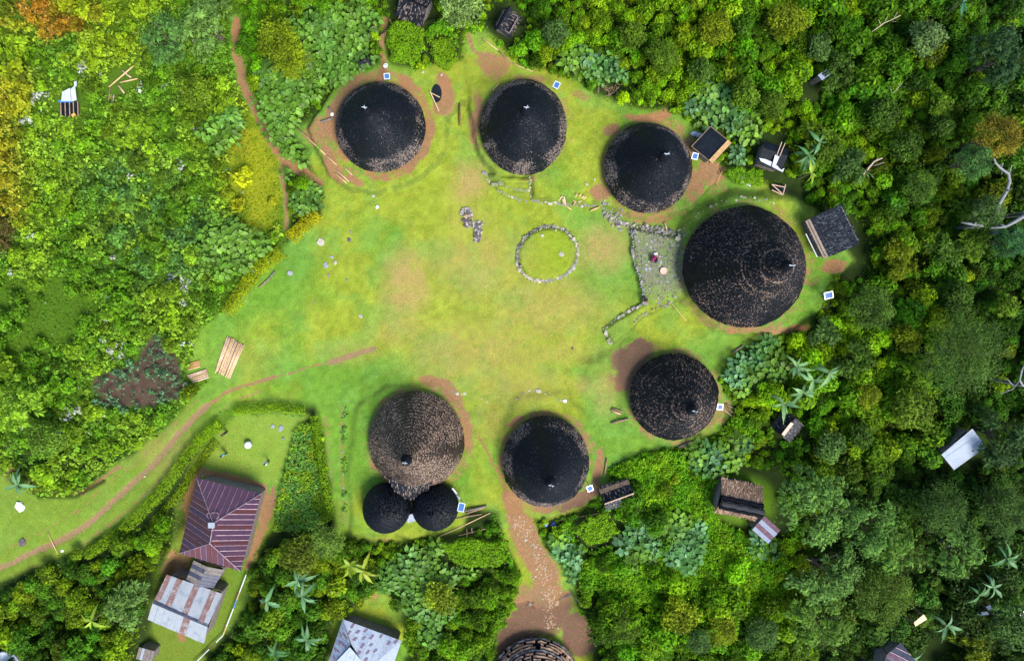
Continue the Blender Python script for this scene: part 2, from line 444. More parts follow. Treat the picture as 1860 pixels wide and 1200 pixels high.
TERR_UP = [  # raised terraces: polygon, height, bank width px
    ([(600,320),(560,235),(620,140),(720,40),(800,40),(900,40),(900,185),(835,190),(815,215),(812,255),(798,298),(750,332),(690,352),(640,345)], .8, 4.5),
    ([(850,190),(840,40),(1030,60),(1100,150),(1160,175),(1250,205),(1310,280),(1300,330),(1240,385),(1185,402),(1120,384),(1090,370),(965,364),(962,322),(905,318),(880,300),(865,262)], .95, 4),
    ([(890,320),(964,322),(964,338),(920,338)], .7, 3), ([(895,335),(964,337),(964,352),(915,349)], .45, 3), ([(900,345),(964,350),(964,364),(925,362)], .2, 3),
    ([(1228,440),(1250,388),(1330,352),(1440,356),(1500,410),(1545,470),(1490,570),(1400,612),(1300,592),(1238,545)], 1.25, 14),
    ([(1146,415),(1235,432),(1245,470),(1240,540),(1215,556),(1170,552),(1160,500),(1150,470)], .7, 3),
    ([(1165,552),(1097,597),(1112,626),(1165,578),(1222,548),(1210,540)], .45, 3),
    ([(650,735),(700,702),(790,698),(840,740),(860,800),(850,880),(840,950),(760,975),(640,970),(632,850)], .35, 8),
    ([(1060,660),(1110,640),(1110,690),(1070,710)], .45, 14), ([(1130,620),(1210,625),(1310,680),(1310,780),(1200,812),(1130,780)], .4, 12),
    ([(940,720),(1020,712),(1070,760),(1075,880),(1000,925),(920,900),(905,800)], .35, 10),
]
RING = (994, 461.5, 56, 48.5, -22)
TERR_DOWN = [
    ([(425,748),(566,750),(600,960),(495,1010),(450,1170),(360,1300),(230,1300),(248,1150),(318,990),(330,880),(372,795)], 1.3, 12),
    ([(902,1165),(936,1106),(958,1098),(974,1118),(1004,1118),(1012,1088),(1036,1076),(1056,1112),(1090,1170),(1080,1350),(880,1350)], .95, 4),
    ([(640,1110),(690,1078),(738,1110),(745,1300),(590,1300)], .6, 10),
    ([(10,855),(60,908),(130,905),(185,875),(150,860),(60,830)], .5, 8),
]

def terrain(px, py):
    px = np.asarray(px, float); py = np.asarray(py, float)
    z = 0.25 * (fbm(px / 150, py / 150, 5, 3) - .5)
    z = z + np.clip((px - 1500) / 15, 0, 60) * 0.07 - np.clip((330 - px) / 15, 0, 60) * 0.06 - np.clip((py - 940) / 15, 0, 60) * 0.08
    z = z + np.clip((120 - py) / 15, 0, 60) * 0.05
    up = np.zeros(px.shape)
    for poly, h, w in TERR_UP:
        wob = (fbm(px / 25, py / 25, 9, 2) - .5) * 8
        up = np.maximum(up, h * sstep(-w, w, poly_sd(px, py, poly) + wob))
    e = ell(px, py, *RING)
    up = np.maximum(up, 0.45 * sstep(0.0, 0.1, e))
    dn = np.zeros(px.shape)
    for poly, h, w in TERR_DOWN:
        dn = np.maximum(dn, h * sstep(-w / 2, w / 2, poly_sd(px, py, poly)))
    d = line_d(px, py, PATHS[0][0])
    z = z - 0.15 * sstep(14, 4, d)
    d = line_d(px, py, PATHS[6][0]); z = z - 0.14 * sstep(14, 2, d)
    return z + up - dn

def to_px(X, Y, z=0.0):
    k = FPX / (CAM_H - z)
    return NX + X * k, NY - Y * k

# ------------------------------------------------------------------ ground grid (fine over the frame, coarse far out)
STEP = 0.25
xs = np.arange(-70, 72.001, STEP); ys = np.arange(-56, 42.001, STEP)
def widen(a):
    out = [1, 3, 8, 20, 50, 120, 260, 480]
    return np.concatenate([[a[0] - o for o in reversed(out)], a, [a[-1] + o for o in out]])
GXs, GYs = widen(xs), widen(ys)
GX, GY = np.meshgrid(GXs, GYs)
PX = NX + GX * 15.0; PY = NY - GY * 15.0
cpx = np.clip(PX, -140, 1990); cpy = np.clip(PY, -140, 1350)
GZ = terrain(cpx, cpy)
def gz(X, Y):
    X = np.asarray(X, float); Y = np.asarray(Y, float)
    i = np.clip(np.searchsorted(GXs, X) - 1, 0, len(GXs) - 2); j = np.clip(np.searchsorted(GYs, Y) - 1, 0, len(GYs) - 2)
    fx = np.clip((X - GXs[i]) / (GXs[i + 1] - GXs[i]), 0, 1); fy = np.clip((Y - GYs[j]) / (GYs[j + 1] - GYs[j]), 0, 1)
    return (GZ[j, i] * (1 - fx) + GZ[j, i + 1] * fx) * (1 - fy) + (GZ[j + 1, i] * (1 - fx) + GZ[j + 1, i + 1] * fx) * fy
def Wv(px, py, h=0.0):
    """points on the ground (plus h) that a plan pixel names, arrays"""
    px = np.asarray(px, float); py = np.asarray(py, float); z = np.zeros(px.shape)
    for _ in range(3):
        X = (px - NX) / FPX * (CAM_H - z); Y = -(py - NY) / FPX * (CAM_H - z); z = gz(X, Y) + h
    return X, Y, z
def W(px, py, h=0.0):
    X, Y, z = Wv(np.array([px]), np.array([py]), h); return Vector((float(X[0]), float(Y[0]), float(z[0])))
def Wz(px, py, z):
    return Vector(((px - NX) / FPX * (CAM_H - z), -(py - NY) / FPX * (CAM_H - z), z))

def noveg_sd(px, py, extra=True):
    d = np.full(np.shape(px), -1e9)
    for p in NOVEG: d = np.maximum(d, poly_sd(px, py, p))
    if extra:
      for c in EXTRA_CLEAR: d = np.maximum(d, ell(px, py, *c) * 22)
    for pts, w, s in PATHS:
        if s >= .9: d = np.maximum(d, w - line_d(px, py, pts))
    return d

# ---- what grows or lies where: base colour of turf / soil per vertex plus masks
wx = (fbm(PX / 40, PY / 40, 21, 3) - .5); wy = (fbm(PX / 40, PY / 40, 33, 3) - .5)
QX = PX + wx * 26; QY = PY + wy * 26
veg = -noveg_sd(QX * .5 + PX * .5, QY * .5 + PY * .5, False)
forest = sstep(-6, 8, veg)
dirt = np.zeros(PX.shape)
for pts, w, s in PATHS:
    dirt = np.maximum(dirt, s * sstep(w * 1.7, w * .45, line_d(QX * .3 + PX * .7, QY * .3 + PY * .7, pts)))
for cx, cy, rx, ry, rot, s in DIRT:
    dirt = np.maximum(dirt, s * sstep(-.35, .45, ell(QX, QY, cx, cy, rx, ry, rot)))
ang = np.zeros(PX.shape)
for cx, cy, rx, ry, s in RING_DIRT:
    e = ell(PX, PY, cx, cy, rx, ry)
    dirt = np.maximum(dirt, s * sstep(-.10, .02, e + .10 * (fbm(PX / 14, PY / 14, 4, 3) - .5)) * (.15 + 1.5 * fbm(PX / 30, PY / 30, 3, 3)))
dry = np.zeros(PX.shape)
for cx, cy, rx, ry, rot, s in DRY:
    if s: dry = np.maximum(dry, s * sstep(-.5, .8, ell(QX, QY, cx, cy, rx * 1.15, ry * 1.15, rot)))
dry = dry * (.45 + 1.1 * fbm(PX / 16, PY / 16, 8, 4))
soil = sstep(-8, 6, poly_sd(QX, QY, SOIL))
soil = np.maximum(soil, sstep(-.2, .4, ell(QX, QY, 30, 870, 45, 22, 20)))

def C(*c): return np.array(c)
g1 = C(.110, .222, .024); g2 = C(.200, .248, .024); g3 = C(.106, .232, .040); tan = C(.31, .215, .082); dark = C(.065, .120, .018)
yl = fbm(PX / 120, PY / 120, 40, 3)
m = sstep(.39, .70, yl + .22 * sstep(560, 800, PX) * sstep(1150, 900, PX) - .12 * sstep(620, 480, PX))
col = g1[None, None] * (1 - m[..., None]) + g2[None, None] * m[..., None]
c3 = sstep(.45, .7, fbm(PX / 45, PY / 45, 44, 3))[..., None] * .5
col = col * (1 - c3) + g3 * c3
# fine mowed-by-goats blotches
b = (fbm(PX / 9, PY / 9, 61, 3) - .5)[..., None]
b2 = (fbm(PX / 26, PY / 26, 62, 3) - .5)[..., None]
col = col * (1 + .6 * b) * (1 + b2 * C(.30, .25, .6))
rg = sstep(.0, .1, ell(PX, PY, *RING))[..., None] * .4
col = col * (1 - rg) + C(.160, .245, .010) * rg
bd = sstep(-3, 4, poly_sd(PX, PY, [(540,772),(566,765),(575,830),(598,945),(560,962),(500,962),(510,885),(526,825)]))[..., None]
col = col * (1 - bd) + C(.085, .165, .018) * bd
gd = sstep(-4, 8, poly_sd(PX, PY, [(385,790),(430,755),(560,760),(520,830),(500,885),(360,870)]))[..., None] * .6
col = col * (1 - gd) + C(.190, .255, .035) * gd
lo = (sstep(-5, 6, poly_sd(PX, PY, GARDEN)) * sstep(880, 960, PY))[..., None] * .6
col = col * (1 - lo) + C(.075, .125, .014) * lo
lf = (sstep(470, 330, PX) * sstep(690, 760, PY))[..., None] * .45
col = col * (1 - lf) + C(.155, .180, .022) * lf
pf = sstep(-2, 3, np.maximum(poly_sd(PX, PY, [(1147,412),(1185,420),(1236,433),(1246,470),(1241,535),(1216,556),(1171,550),(1164,505),(1150,470)]), 6 - line_d(PX, PY, [(1098,388),(1115,402),(1150,411),(1238,424)])))[..., None] * (.55 + .8 * (fbm(PX / 12, PY / 12, 91, 3) - .35) - .5 * sstep(500, 545, PY))[..., None].clip(0, 1)
col = col * (1 - pf) + C(.150, .140, .105) * pf
dd = np.clip(dry, 0, .85)[..., None]
col = col * (1 - dd) + tan * dd
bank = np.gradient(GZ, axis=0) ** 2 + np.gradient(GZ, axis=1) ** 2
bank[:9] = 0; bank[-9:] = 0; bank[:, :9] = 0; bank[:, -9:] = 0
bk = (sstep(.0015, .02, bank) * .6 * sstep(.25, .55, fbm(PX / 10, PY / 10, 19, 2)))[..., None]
col = col * (1 - bk) + C(.072, .105, .020) * bk  # steep banks darkened: taller grass, plus painted shade the ambient light doesn't give
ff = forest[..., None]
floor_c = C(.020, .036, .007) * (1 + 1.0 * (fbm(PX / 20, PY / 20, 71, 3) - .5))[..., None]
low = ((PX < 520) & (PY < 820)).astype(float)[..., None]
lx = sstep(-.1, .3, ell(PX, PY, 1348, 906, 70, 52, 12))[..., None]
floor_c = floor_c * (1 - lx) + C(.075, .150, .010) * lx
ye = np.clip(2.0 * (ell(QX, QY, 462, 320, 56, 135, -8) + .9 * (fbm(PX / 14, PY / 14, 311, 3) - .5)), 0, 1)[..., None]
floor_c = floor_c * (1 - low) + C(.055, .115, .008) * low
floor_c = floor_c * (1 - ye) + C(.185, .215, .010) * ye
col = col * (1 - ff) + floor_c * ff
so_ = soil[..., None]
col = col * (1 - so_) + C(.070, .046, .034) * so_ * (1 + .6 * (fbm(PX / 10, PY / 10, 77, 3) - .5))[..., None]
dirt = dirt * (1 - .75 * forest * (1 - sstep(10, 4, line_d(PX, PY, PATHS[0][0]))))
hue = fbm(PX / 70, PY / 70, 81, 3)[..., None]
dcol = C(.270, .136, .058) * (1 - hue) + C(.205, .128, .072) * hue
br = (sstep(30, -30, np.hypot(PX - 1150, PY - 655) - 60) + sstep(40, 0, np.abs(PX - 985) - 90) * sstep(1090, 1120, PY) + sstep(30, 0, np.hypot(PX - 1050, PY - 905) - 40))[..., None]
br = np.clip(br, 0, 1)
dcol = dcol * (1 - br) + C(.140, .082, .054) * br
ln = np.clip(sstep(16, 6, line_d(PX, PY, PATHS[6][0])) + sstep(16, 6, line_d(PX, PY, PATHS[2][0])), 0, 1)[..., None]
dcol = dcol * (1 - ln) + C(.220, .150, .075) * ln

nx, ny = len(GXs), len(GYs)
idx = np.arange(nx * ny).reshape(ny, nx)
quads = np.stack([idx[:-1, :-1], idx[:-1, 1:], idx[1:, 1:], idx[1:, :-1]], -1).reshape(-1, 4)
V = np.stack([GX, GY, GZ], -1).reshape(-1, 3)
fm = lambda a: (a[:-1, :-1] + a[1:, 1:])[...].reshape(-1) / 2
f_forest, f_dirt, f_soil = fm(forest), fm(dirt), fm(soil)
inpath = np.zeros(PX.shape)
for pts, w, s in PATHS: inpath = np.maximum(inpath, sstep(w * 1.5, w, line_d(PX, PY, pts)))
f_path = fm(inpath)
cls = np.zeros(len(quads), int)                 # 0 lawn
cls[f_forest > .5] = 1                          # forest floor
cls[(f_dirt > .5)] = 2                          # bare earth
cls[(f_dirt > .5) & (f_path > .5)] = 3          # path
cls[f_soil > .5] = 4

def ground_mat(nt, b, out):
    co = N(nt, 'ShaderNodeAttribute'); co.attribute_name = 'col'
    dc = N(nt, 'ShaderNodeAttribute'); dc.attribute_name = 'dcol'
    di = N(nt, 'ShaderNodeAttribute'); di.attribute_name = 'dirt'
    n1 = noise(nt, 1.8, 7, .75); n2 = noise(nt, 7, 5, .75); n3 = noise(nt, 0.35, 3)
    e = math_n(nt, 'ADD', di.outputs['Fac'], math_n(nt, 'MULTIPLY', math_n(nt, 'SUBTRACT', n1.outputs[0], .5), 1.5))
    mr = N(nt, 'ShaderNodeMapRange', interpolation_type='SMOOTHSTEP')
    nt.links.new(e, mr.inputs[0]); mr.inputs[1].default_value = .26; mr.inputs[2].default_value = .80
    base = mixc(nt, mr.outputs[0], co.outputs['Color'], dc.outputs['Color'])
    v = N(nt, 'ShaderNodeMapRange'); nt.links.new(n2.outputs[0], v.inputs[0]); v.inputs[1].default_value = .25; v.inputs[2].default_value = .75
    v.inputs[3].default_value = .52; v.inputs[4].default_value = 1.48
    base = mixc(nt, 1.0, base, v.outputs[0], 'MULTIPLY')
    yel = ramp(nt, n1.outputs[0], [(.35, (.85, 1.0, .8)), (.65, (1.18, 1.02, 1.1))])
    base = mixc(nt, 1.0, base, yel.outputs[0], 'MULTIPLY')
    nt.links.new(base, b.inputs['Base Color'])
    b.inputs['Roughness'].default_value = .95; b.inputs['Specular IOR Level'].default_value = .1
    bump(nt, b, n2.outputs[0], .7, .06)
GROUND = mat('ground', ground_mat)
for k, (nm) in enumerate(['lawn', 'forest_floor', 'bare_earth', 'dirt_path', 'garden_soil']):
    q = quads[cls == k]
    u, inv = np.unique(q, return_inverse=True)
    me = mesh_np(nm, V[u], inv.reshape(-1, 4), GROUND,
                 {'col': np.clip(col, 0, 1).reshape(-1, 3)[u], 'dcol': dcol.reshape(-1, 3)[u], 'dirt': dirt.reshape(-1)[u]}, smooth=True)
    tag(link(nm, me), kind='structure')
# ------------------------------------------------------------------ thatch
def strips(P, D, Nn, L, Wd, lift):
    """flat straw tufts: root P, downslope D, normal N"""
    S = np.cross(D, Nn); S /= np.linalg.norm(S, axis=1)[:, None] + 1e-9
    a = P - S * Wd[:, None] / 2 + Nn * .012; b = P + S * Wd[:, None] / 2 + Nn * .012
    tip = P + D * L[:, None] + Nn * lift[:, None]
    c = tip + S * Wd[:, None] * .35; d = tip - S * Wd[:, None] * .35
    v = np.stack([a, d, c, b], 1).reshape(-1, 3)
    f = np.arange(len(v)).reshape(-1, 4)
    return v, f

def cone_profile(t):
    """radius fraction at fraction t of the way down from the tip"""
    k = np.array([0, .03, .07, .12, .2, .35, .55, .75, .88, 1.0]); r = np.array([.0, .05, .075, .11, .185, .335, .54, .755, .89, 1.0])
    return np.interp(t, k, r)

def round_house(name, c, rx, ry, zt, z0, style, label, cat='house', group=None, seed=1):
    """c: world xy of the eaves' centre; z0 ground, zt tip height above z0"""
    g = np.random.default_rng(seed)
    e = empty(name, (c[0], c[1], z0), label, cat, group)
    ze = 0.95 if zt > 6 else 0.8
    H = zt - ze
    # low plank wall under the eaves, mostly hidden
    MB().lathe((c[0], c[1], z0 - .3), [(rx * .86, 0), (rx * .86, ze + .9)], 28).build('wall', WOOD, e)
    # roof shell in stepped courses
    nc = 30 if style == 'ringed' else (22 if zt > 6 else 12)
    step = {'ringed': .085, 'smooth': .03, 'brown': .05, 'small': .04}[style]
    ns = 72
    v = []; tint = []
    th = np.linspace(0, 2 * np.pi, ns, endpoint=False)
    wob = 1 + .012 * np.sin(3 * th + g.uniform(0, 6)) + .008 * np.sin(7 * th + g.uniform(0, 6))
    ts = np.linspace(0.0, 1, nc + 1)
    for i in range(nc):
        for (t, dr) in ((ts[i], 0.0), (ts[i + 1], step)):
            r = cone_profile(t) if style != 'small' else np.sin(min(t, 1) * np.pi / 2) ** 1.15
            rr = (r * wob + dr / rx) * (1 + .006 * g.normal(size=ns))
            z = ze + H * (1 - t) + (0.05 if dr else 0.0)
            if style == 'small': z = ze + H * (1 - t ** 1.5)
            v.append(np.stack([rr * rx * np.cos(th), rr * ry * np.sin(th), np.full(ns, z)], -1)); tint.append(np.full(ns, .25 + (.12 if style == 'smooth' and t > .8 else 0)) + .1 * g.random())
    v.append(np.stack([.93 * rx * np.cos(th), .93 * ry * np.sin(th), np.full(ns, ze - .22)], -1)); tint.append(np.full(ns, .1))
    v.append(np.stack([.5 * rx * np.cos(th), .5 * ry * np.sin(th), np.full(ns, ze + .3)], -1)); tint.append(np.full(ns, .1))
    k = len(v); v = np.concatenate(v); ii = np.arange(k * ns).reshape(k, ns)
    q = np.stack([ii[:-1], ii[1:], np.roll(ii[1:], -1, 1), np.roll(ii[:-1], -1, 1)], -1).reshape(-1, 4)
    m = {'smooth': THATCH_BLACK, 'ringed': THATCH_DARK, 'brown': THATCH_BROWN, 'small': THATCH_BLACK}[style]
    ro = link('roof', mesh_np('roof', v, q, m, {'tint': np.concatenate(tint)}), e)
    # loose thatch ends
    nt_ = int(520 * rx * ry / (5.5 * 5.5) * 40)
    t = np.sqrt(g.random(nt_)) * .99 + .01
    rows = nc
    t = (np.floor(t * rows) + .12 + .75 * g.random(nt_) ** 2) / rows if style in ('ringed', 'brown') else t
    t = np.clip(t, .01, .995)
    a = g.uniform(0, 2 * np.pi, nt_)
    def at(t, a):
        if style == 'small':
            r = np.sin(np.clip(t, 0, 1) * np.pi / 2) ** 1.15; z = ze + H * (1 - t ** 1.5)
        else:
            r = cone_profile(t); z = ze + H * (1 - t)
        r = r + step * .8 / rx
        return np.stack([r * rx * np.cos(a), r * ry * np.sin(a), z], -1)
    P = at(t, a); D = at(np.minimum(t + .03, 1.02), a) - P; D /= np.linalg.norm(D, axis=1)[:, None]
    T = np.stack([-np.sin(a), np.cos(a), 0 * a], -1)
    Nn = np.cross(T, -D); Nn *= np.sign(Nn[:, 2:3] + 1e-9)
    D = D + T * g.normal(0, .22, nt_)[:, None]; D /= np.linalg.norm(D, axis=1)[:, None]
    L = g.uniform(.09, .22, nt_); Wd = g.uniform(.05, .09, nt_); lift = g.uniform(.02, .09, nt_)
    # how weathered each tuft is: straw-coloured outer courses on the black roofs, brown bands on the ringed ones
    tn = g.random(nt_) ** 2.2
    patch = fbm(P[:, 0] * .6 + seed * 9, P[:, 1] * .6, seed, 3)
    if style == 'smooth':
        ring = sstep(.72, .84, t + .08 * (patch - .5) + .03 * np.cos(a + 2.4)) * (.75 + .5 * (patch > .45))
        tn = np.clip(.10 + .20 * sstep(.4, .75, patch) + g.normal(0, .13, nt_) + .35 * (g.random(nt_) < .03), 0, 1) * (1 - ring) + ring * np.where(g.random(nt_) < .58 + .4 * (patch - .5), g.uniform(.5, 1.0, nt_), g.uniform(.1, .48, nt_))
    elif style == 'ringed':
        bl = [(.24, .018, 1), (.40, .022, 1), (.46, .02, .8), (.90, .02, .5)] if zt > 11 else [(.20, .016, .9), (.30, .018, 1), (.42, .02, .8), (.56, .02, .7), (.70, .02, .6), (.84, .025, .8)]
        bands = np.clip(sum(w_ * np.exp(-((t - c_) / s_) ** 2) for c_, s_, w_ in bl) * (.55 + .9 * (patch - .2)), 0, 1)
        tn = np.where(g.random(nt_) < .20 + .25 * (patch - .5), g.uniform(.45, .9, nt_), g.uniform(0, .35, nt_)) + bands * (.15 + .65 * g.random(nt_)) - .18 * np.exp(-((t - .38) / .05) ** 2)
    elif style == 'brown':
        tn = .25 + .5 * (patch - .45) + .14 * sstep(.1, .5, t) + np.where(g.random(nt_) < .42, g.uniform(.1, .5, nt_), g.uniform(-.25, .1, nt_))
    else:
        tn = tn * .45 + .3 * (patch > .62) * g.random(nt_)
    fr = (t > .97) & (g.random(nt_) < .6); L[fr] *= 1.7
    v2, f2 = strips(P, D, Nn, L, Wd, lift)
    th_ = link('thatch', mesh_np('thatch', v2, f2, m, {'tint': np.repeat(np.clip(tn, 0, 1), 4)}), ro)
    tag(th_, kind='stuff')
    if zt > 6:
        zc = z0 + ze + H
        MB().lathe((c[0], c[1], zc - .62), [(.62, -.25), (.58, 0), (.46, .34), (.25, .58), (.05, .66)], 18).build('ridge_cap', THATCHCAP, e, smooth=True)
        MB().tube([(c[0], c[1], zc - .1), (c[0] + .03, c[1] + .02, zc + .75), (c[0] + .12, c[1] + .06, zc + 1.1)], [.06, .05, .03]).tube(
            [(c[0] - .28, c[1] + .05, zc + .55), (c[0] + .02, c[1], zc + .5), (c[0] + .3, c[1] - .02, zc + .62)], [.03, .05, .03]).build('finial', ALU, e)
    return e
THATCHCAP = simple('thatch_cap', (0.002, 0.003, 0.006), (0.009, 0.010, 0.014), 9, 0.9, 0.08, 0.05)

HOUSE_POS = []
for i, (cx, cy, rx, ry, zt, style, label) in enumerate(HOUSES):
    z0 = float(terrain(np.array([cx + 0.]), np.array([cy + 0.]))[0])
    ze = z0 + .95
    k = (CAM_H - ze) / FPX
    p = Wz(cx, cy, ze)
    HOUSE_POS.append((p.x, p.y, z0))
    round_house('round_house', (p.x, p.y), rx * k * .985, ry * k * .985, zt, z0, style, label, 'house', 'conical houses around the green', seed=20 + i)
for i, (cx, cy, rx, ry, zt, label) in enumerate(SMALL_HUTS):
    z0 = float(terrain(np.array([cx + 0.]), np.array([cy + 0.]))[0])
    k = (CAM_H - z0 - .8) / FPX; p = Wz(cx, cy, z0 + .8)
    round_house('round_hut', (p.x, p.y), rx * k, ry * k, zt, z0, 'small', label, 'hut', 'small round huts', seed=60 + i)

def slope_frame(poly):
    P = [np.array(p, float) for p in poly]
    u = P[1] - P[0]; Lu = np.linalg.norm(u); u /= Lu
    n = np.zeros(3)
    for i in range(1, len(P) - 1): n += np.cross(P[i] - P[0], P[i + 1] - P[0])
    n /= np.linalg.norm(n)
    if n[2] < 0: n = -n
    v = np.cross(n, u)
    if np.dot(P[2] - P[0], v) < 0: v = -v
    q = [(np.dot(p - P[0], u), np.dot(p - P[0], v)) for p in P]
    return P[0], u, v, n, q
def vrange(q, x):
    lo, hi = 1e9, -1e9
    k = len(q)
    for i in range(k):
        (x0, y0), (x1, y1) = q[i], q[(i + 1) % k]
        if min(x0, x1) - 1e-9 <= x <= max(x0, x1) + 1e-9:
            ys_ = (y0, y1) if abs(x1 - x0) < 1e-9 else (y0 + (y1 - y0) * (x - x0) / (x1 - x0),) * 2
            lo = min(lo, *ys_); hi = max(hi, *ys_)
    return (lo, hi) if hi > -1e8 else (0, 0)

def thatch_slope(parent, poly, material, seed, dens=40, name='roof_slope', thick=.16, tl=.32, tone=0.0):
    g = np.random.default_rng(seed)
    o, u, v, n, q = slope_frame(poly)
    s = MB().slab(poly, thick)
    roof = s.build(name, material, parent)
    me = roof.data; at = me.attributes.new('tint', 'FLOAT', 'POINT'); at.data.foreach_set('value', np.full(len(me.vertices), .3 + tone, dtype=np.float32))
    x0 = min(a for a, _ in q); x1 = max(a for a, _ in q); y0 = min(b for _, b in q); y1 = max(b for _, b in q)
    cnt = int((x1 - x0) * (y1 - y0) * dens)
    x = g.uniform(x0, x1, cnt); y = y0 + (y1 - y0) * (np.floor(g.random(cnt) * 9) + g.random(cnt) * .6 + .3) / 9
    ok = np.array([(lambda r: r[0] - .02 <= b <= r[1] + .02)(vrange(q, a)) for a, b in zip(x, y)])
    x, y = x[ok], y[ok]; cnt = len(x)
    P = o + x[:, None] * u + y[:, None] * v + n * .01
    D = -v + g.normal(0, .15, cnt)[:, None] * u; D /= np.linalg.norm(D, axis=1)[:, None]
    vv, ff = strips(P, D, np.repeat(n[None], cnt, 0), g.uniform(.6, 1.3, cnt) * tl, g.uniform(.05, .14, cnt), g.uniform(.02, .09, cnt))
    tn = np.clip(g.random(cnt) ** 1.5 + tone + .4 * (fbm(P[:, 0] * .8, P[:, 1] * .8, seed, 3) - .5), 0, 1)
    t = link('thatch', mesh_np('thatch', vv - np.array(wloc(parent)), ff, material, {'tint': np.repeat(tn, 4)}), roof)
    tag(t, kind='stuff')
    return roof

def metal_slope(parent, poly, n_sheets, mats_, seam=None, amp=.022, corr=7, over=.012, seam_w=.065):
    o, u, v, n, q = slope_frame(poly)
    x0 = min(a for a, _ in q); x1 = max(a for a, _ in q)
    base = np.array(wloc(parent))
    for i in range(n_sheets):
        a = x0 + (x1 - x0) * i / n_sheets; b = x0 + (x1 - x0) * (i + 1) / n_sheets
        extra = sorted(c for c, _ in q if a + .01 < c < b - .01)
        cols_ = sorted(list(np.linspace(a, b, 2 * corr + 1)) + extra)
        vs = []; fs = []
        for j, c in enumerate(cols_):
            lo, hi = vrange(q, c)
            off = over * (i % 2) + amp * (1 if j % 2 else -1) + .02
            for yy in (lo - random.uniform(0, .03), hi): vs.append(o + u * c + v * yy + n * off - base)
        for j in range(len(cols_) - 1): fs.append((2 * j, 2 * j + 2, 2 * j + 3, 2 * j + 1))
        me = bpy.data.meshes.new('roof_sheet'); me.from_pydata([tuple(p) for p in vs], [], fs)
        me.materials.append(mats_[i % len(mats_)]); me.update()
        link('roof_sheet', me, parent)
        if seam is not None and i:
            lo, hi = vrange(q, a)
            if hi - lo > .25:
                w = seam_w * random.uniform(.6, 1.2); top = lo + (hi - lo) * random.choice([1, 1, .98, .9])
                p = [o + u * (a - w / 2) + v * lo, o + u * (a + w / 2) + v * lo, o + u * (a + w / 2) + v * top, o + u * (a - w / 2) + v * top]
                MB().slab([x + n * (.055 + amp) for x in p], .012).build('roof_seam', seam, parent)

def rect(cx, cy, L, Wd, ang, z):
    """four plan corners of an L x W px rectangle (L along ang, clockwise degrees on the photo) at height z"""
    c, s = math.cos(R(ang)), math.sin(R(ang))
    return [Wz(cx + dx * L / 2 * c - dy * Wd / 2 * s, cy + dx * L / 2 * s + dy * Wd / 2 * c, z) for dx, dy in ((-1, -1), (1, -1), (1, 1), (-1, 1))]
def gz1(p): return float(gz(np.array([p[0]]), np.array([p[1]]))[0])

def hut_base(name, corners, h_eave, label, cat='hut', group=None, inset=.35, wallmat=None, hgt=None):
    c = sum(corners, Vector()) / 4
    z0 = gz1(c)
    e = empty(name, (c.x, c.y, z0), label, cat, group)
    ins = [c + (p - c) * (1 - inset / max((p - c).length, .5)) for p in corners]
    m = MB()
    for i in range(4):
        a, b = ins[i].copy(), ins[(i + 1) % 4].copy()
        d = (b - a).normalized() * .05
        a = a + d; b = b - d
        nrm = Vector((-(b - a).y, (b - a).x, 0)).normalized() * .04
        lo, hi = z0 - .3, z0 + h_eave - .1
        m.add([(a.x - nrm.x, a.y - nrm.y, lo), (b.x - nrm.x, b.y - nrm.y, lo), (b.x + nrm.x, b.y + nrm.y, lo), (a.x + nrm.x, a.y + nrm.y, lo),
               (a.x - nrm.x, a.y - nrm.y, hi), (b.x - nrm.x, b.y - nrm.y, hi), (b.x + nrm.x, b.y + nrm.y, hi), (a.x + nrm.x, a.y + nrm.y, hi)],
              [(0, 3, 2, 1), (4, 5, 6, 7), (0, 1, 5, 4), (1, 2, 6, 5), (2, 3, 7, 6), (3, 0, 4, 7)])
    m.build('wall', wallmat or WOOD, e)
    return e, z0

def gable(cx, cy, L, Wd, ang, h_eave, rise, split=.5):
    """roof polygons of a gable whose ridge runs along ang; split = ridge position across"""
    z0 = gz1(W(cx, cy))
    cs = rect(cx, cy, L, Wd, ang, z0 + h_eave)
    a, b, c, d = cs
    r0 = a.lerp(d, split); r1 = b.lerp(c, split)
    r0.z += rise; r1.z += rise
    return cs, [b, a, r0, r1], [d, c, r1, r0], r0, r1

# thatched huts -------------------------------------------------------------
def thatch_gable(name, cx, cy, L, Wd, ang, label, m1, m2=None, h=1.7, rise=1.3, split=.5, seed=3, tone=0.0, group=None, ridge=None, dens=45):
    cs, s1, s2, r0, r1 = gable(cx, cy, L, Wd, ang, h, rise, split)
    e, z0 = hut_base(name, cs, h, label, 'hut', group)
    thatch_slope(e, s1, m1, seed, tone=tone, dens=dens); thatch_slope(e, s2, m2 or m1, seed + 1, tone=tone, dens=dens)
    if ridge is not None:
        d = (r1 - r0).normalized(); up = Vector((0, 0, .1))
        MB().tube([r0 - d * .1 + up, r1 + d * .1 + up], .12, 7).build('ridge_pole', ridge, e)
    return e, r0, r1

thatch_gable('thatched_hut', 753, 12, 52, 56, 22, 'black thatched hut at the top edge of the village, beside the pale green tree', THATCH_BLACK, seed=101, ridge=THATCHCAP)
thatch_gable('thatched_hut', 921, 43, 42, 34, -62, 'small black thatched hut above the long bamboo rail', THATCH_BLACK, seed=103, tone=-.1, split=.3, ridge=THATCHCAP)
thatch_gable('thatched_hut', 661, 113, 20, 16, -28, 'tiny black roofed shelter among the broad leaved plants above the first conical house', THATCH_BLACK, h=1.1, rise=.6, seed=105, tone=-.2)

e, r0, r1 = thatch_gable('thatched_hut', 1341, 906, 76, 62, 12, 'brown thatched hut with a black ridge band standing in bright green herbs', THATCH_NEW, THATCH_NEW, h=1.9, rise=1.7, split=.60, seed=107)
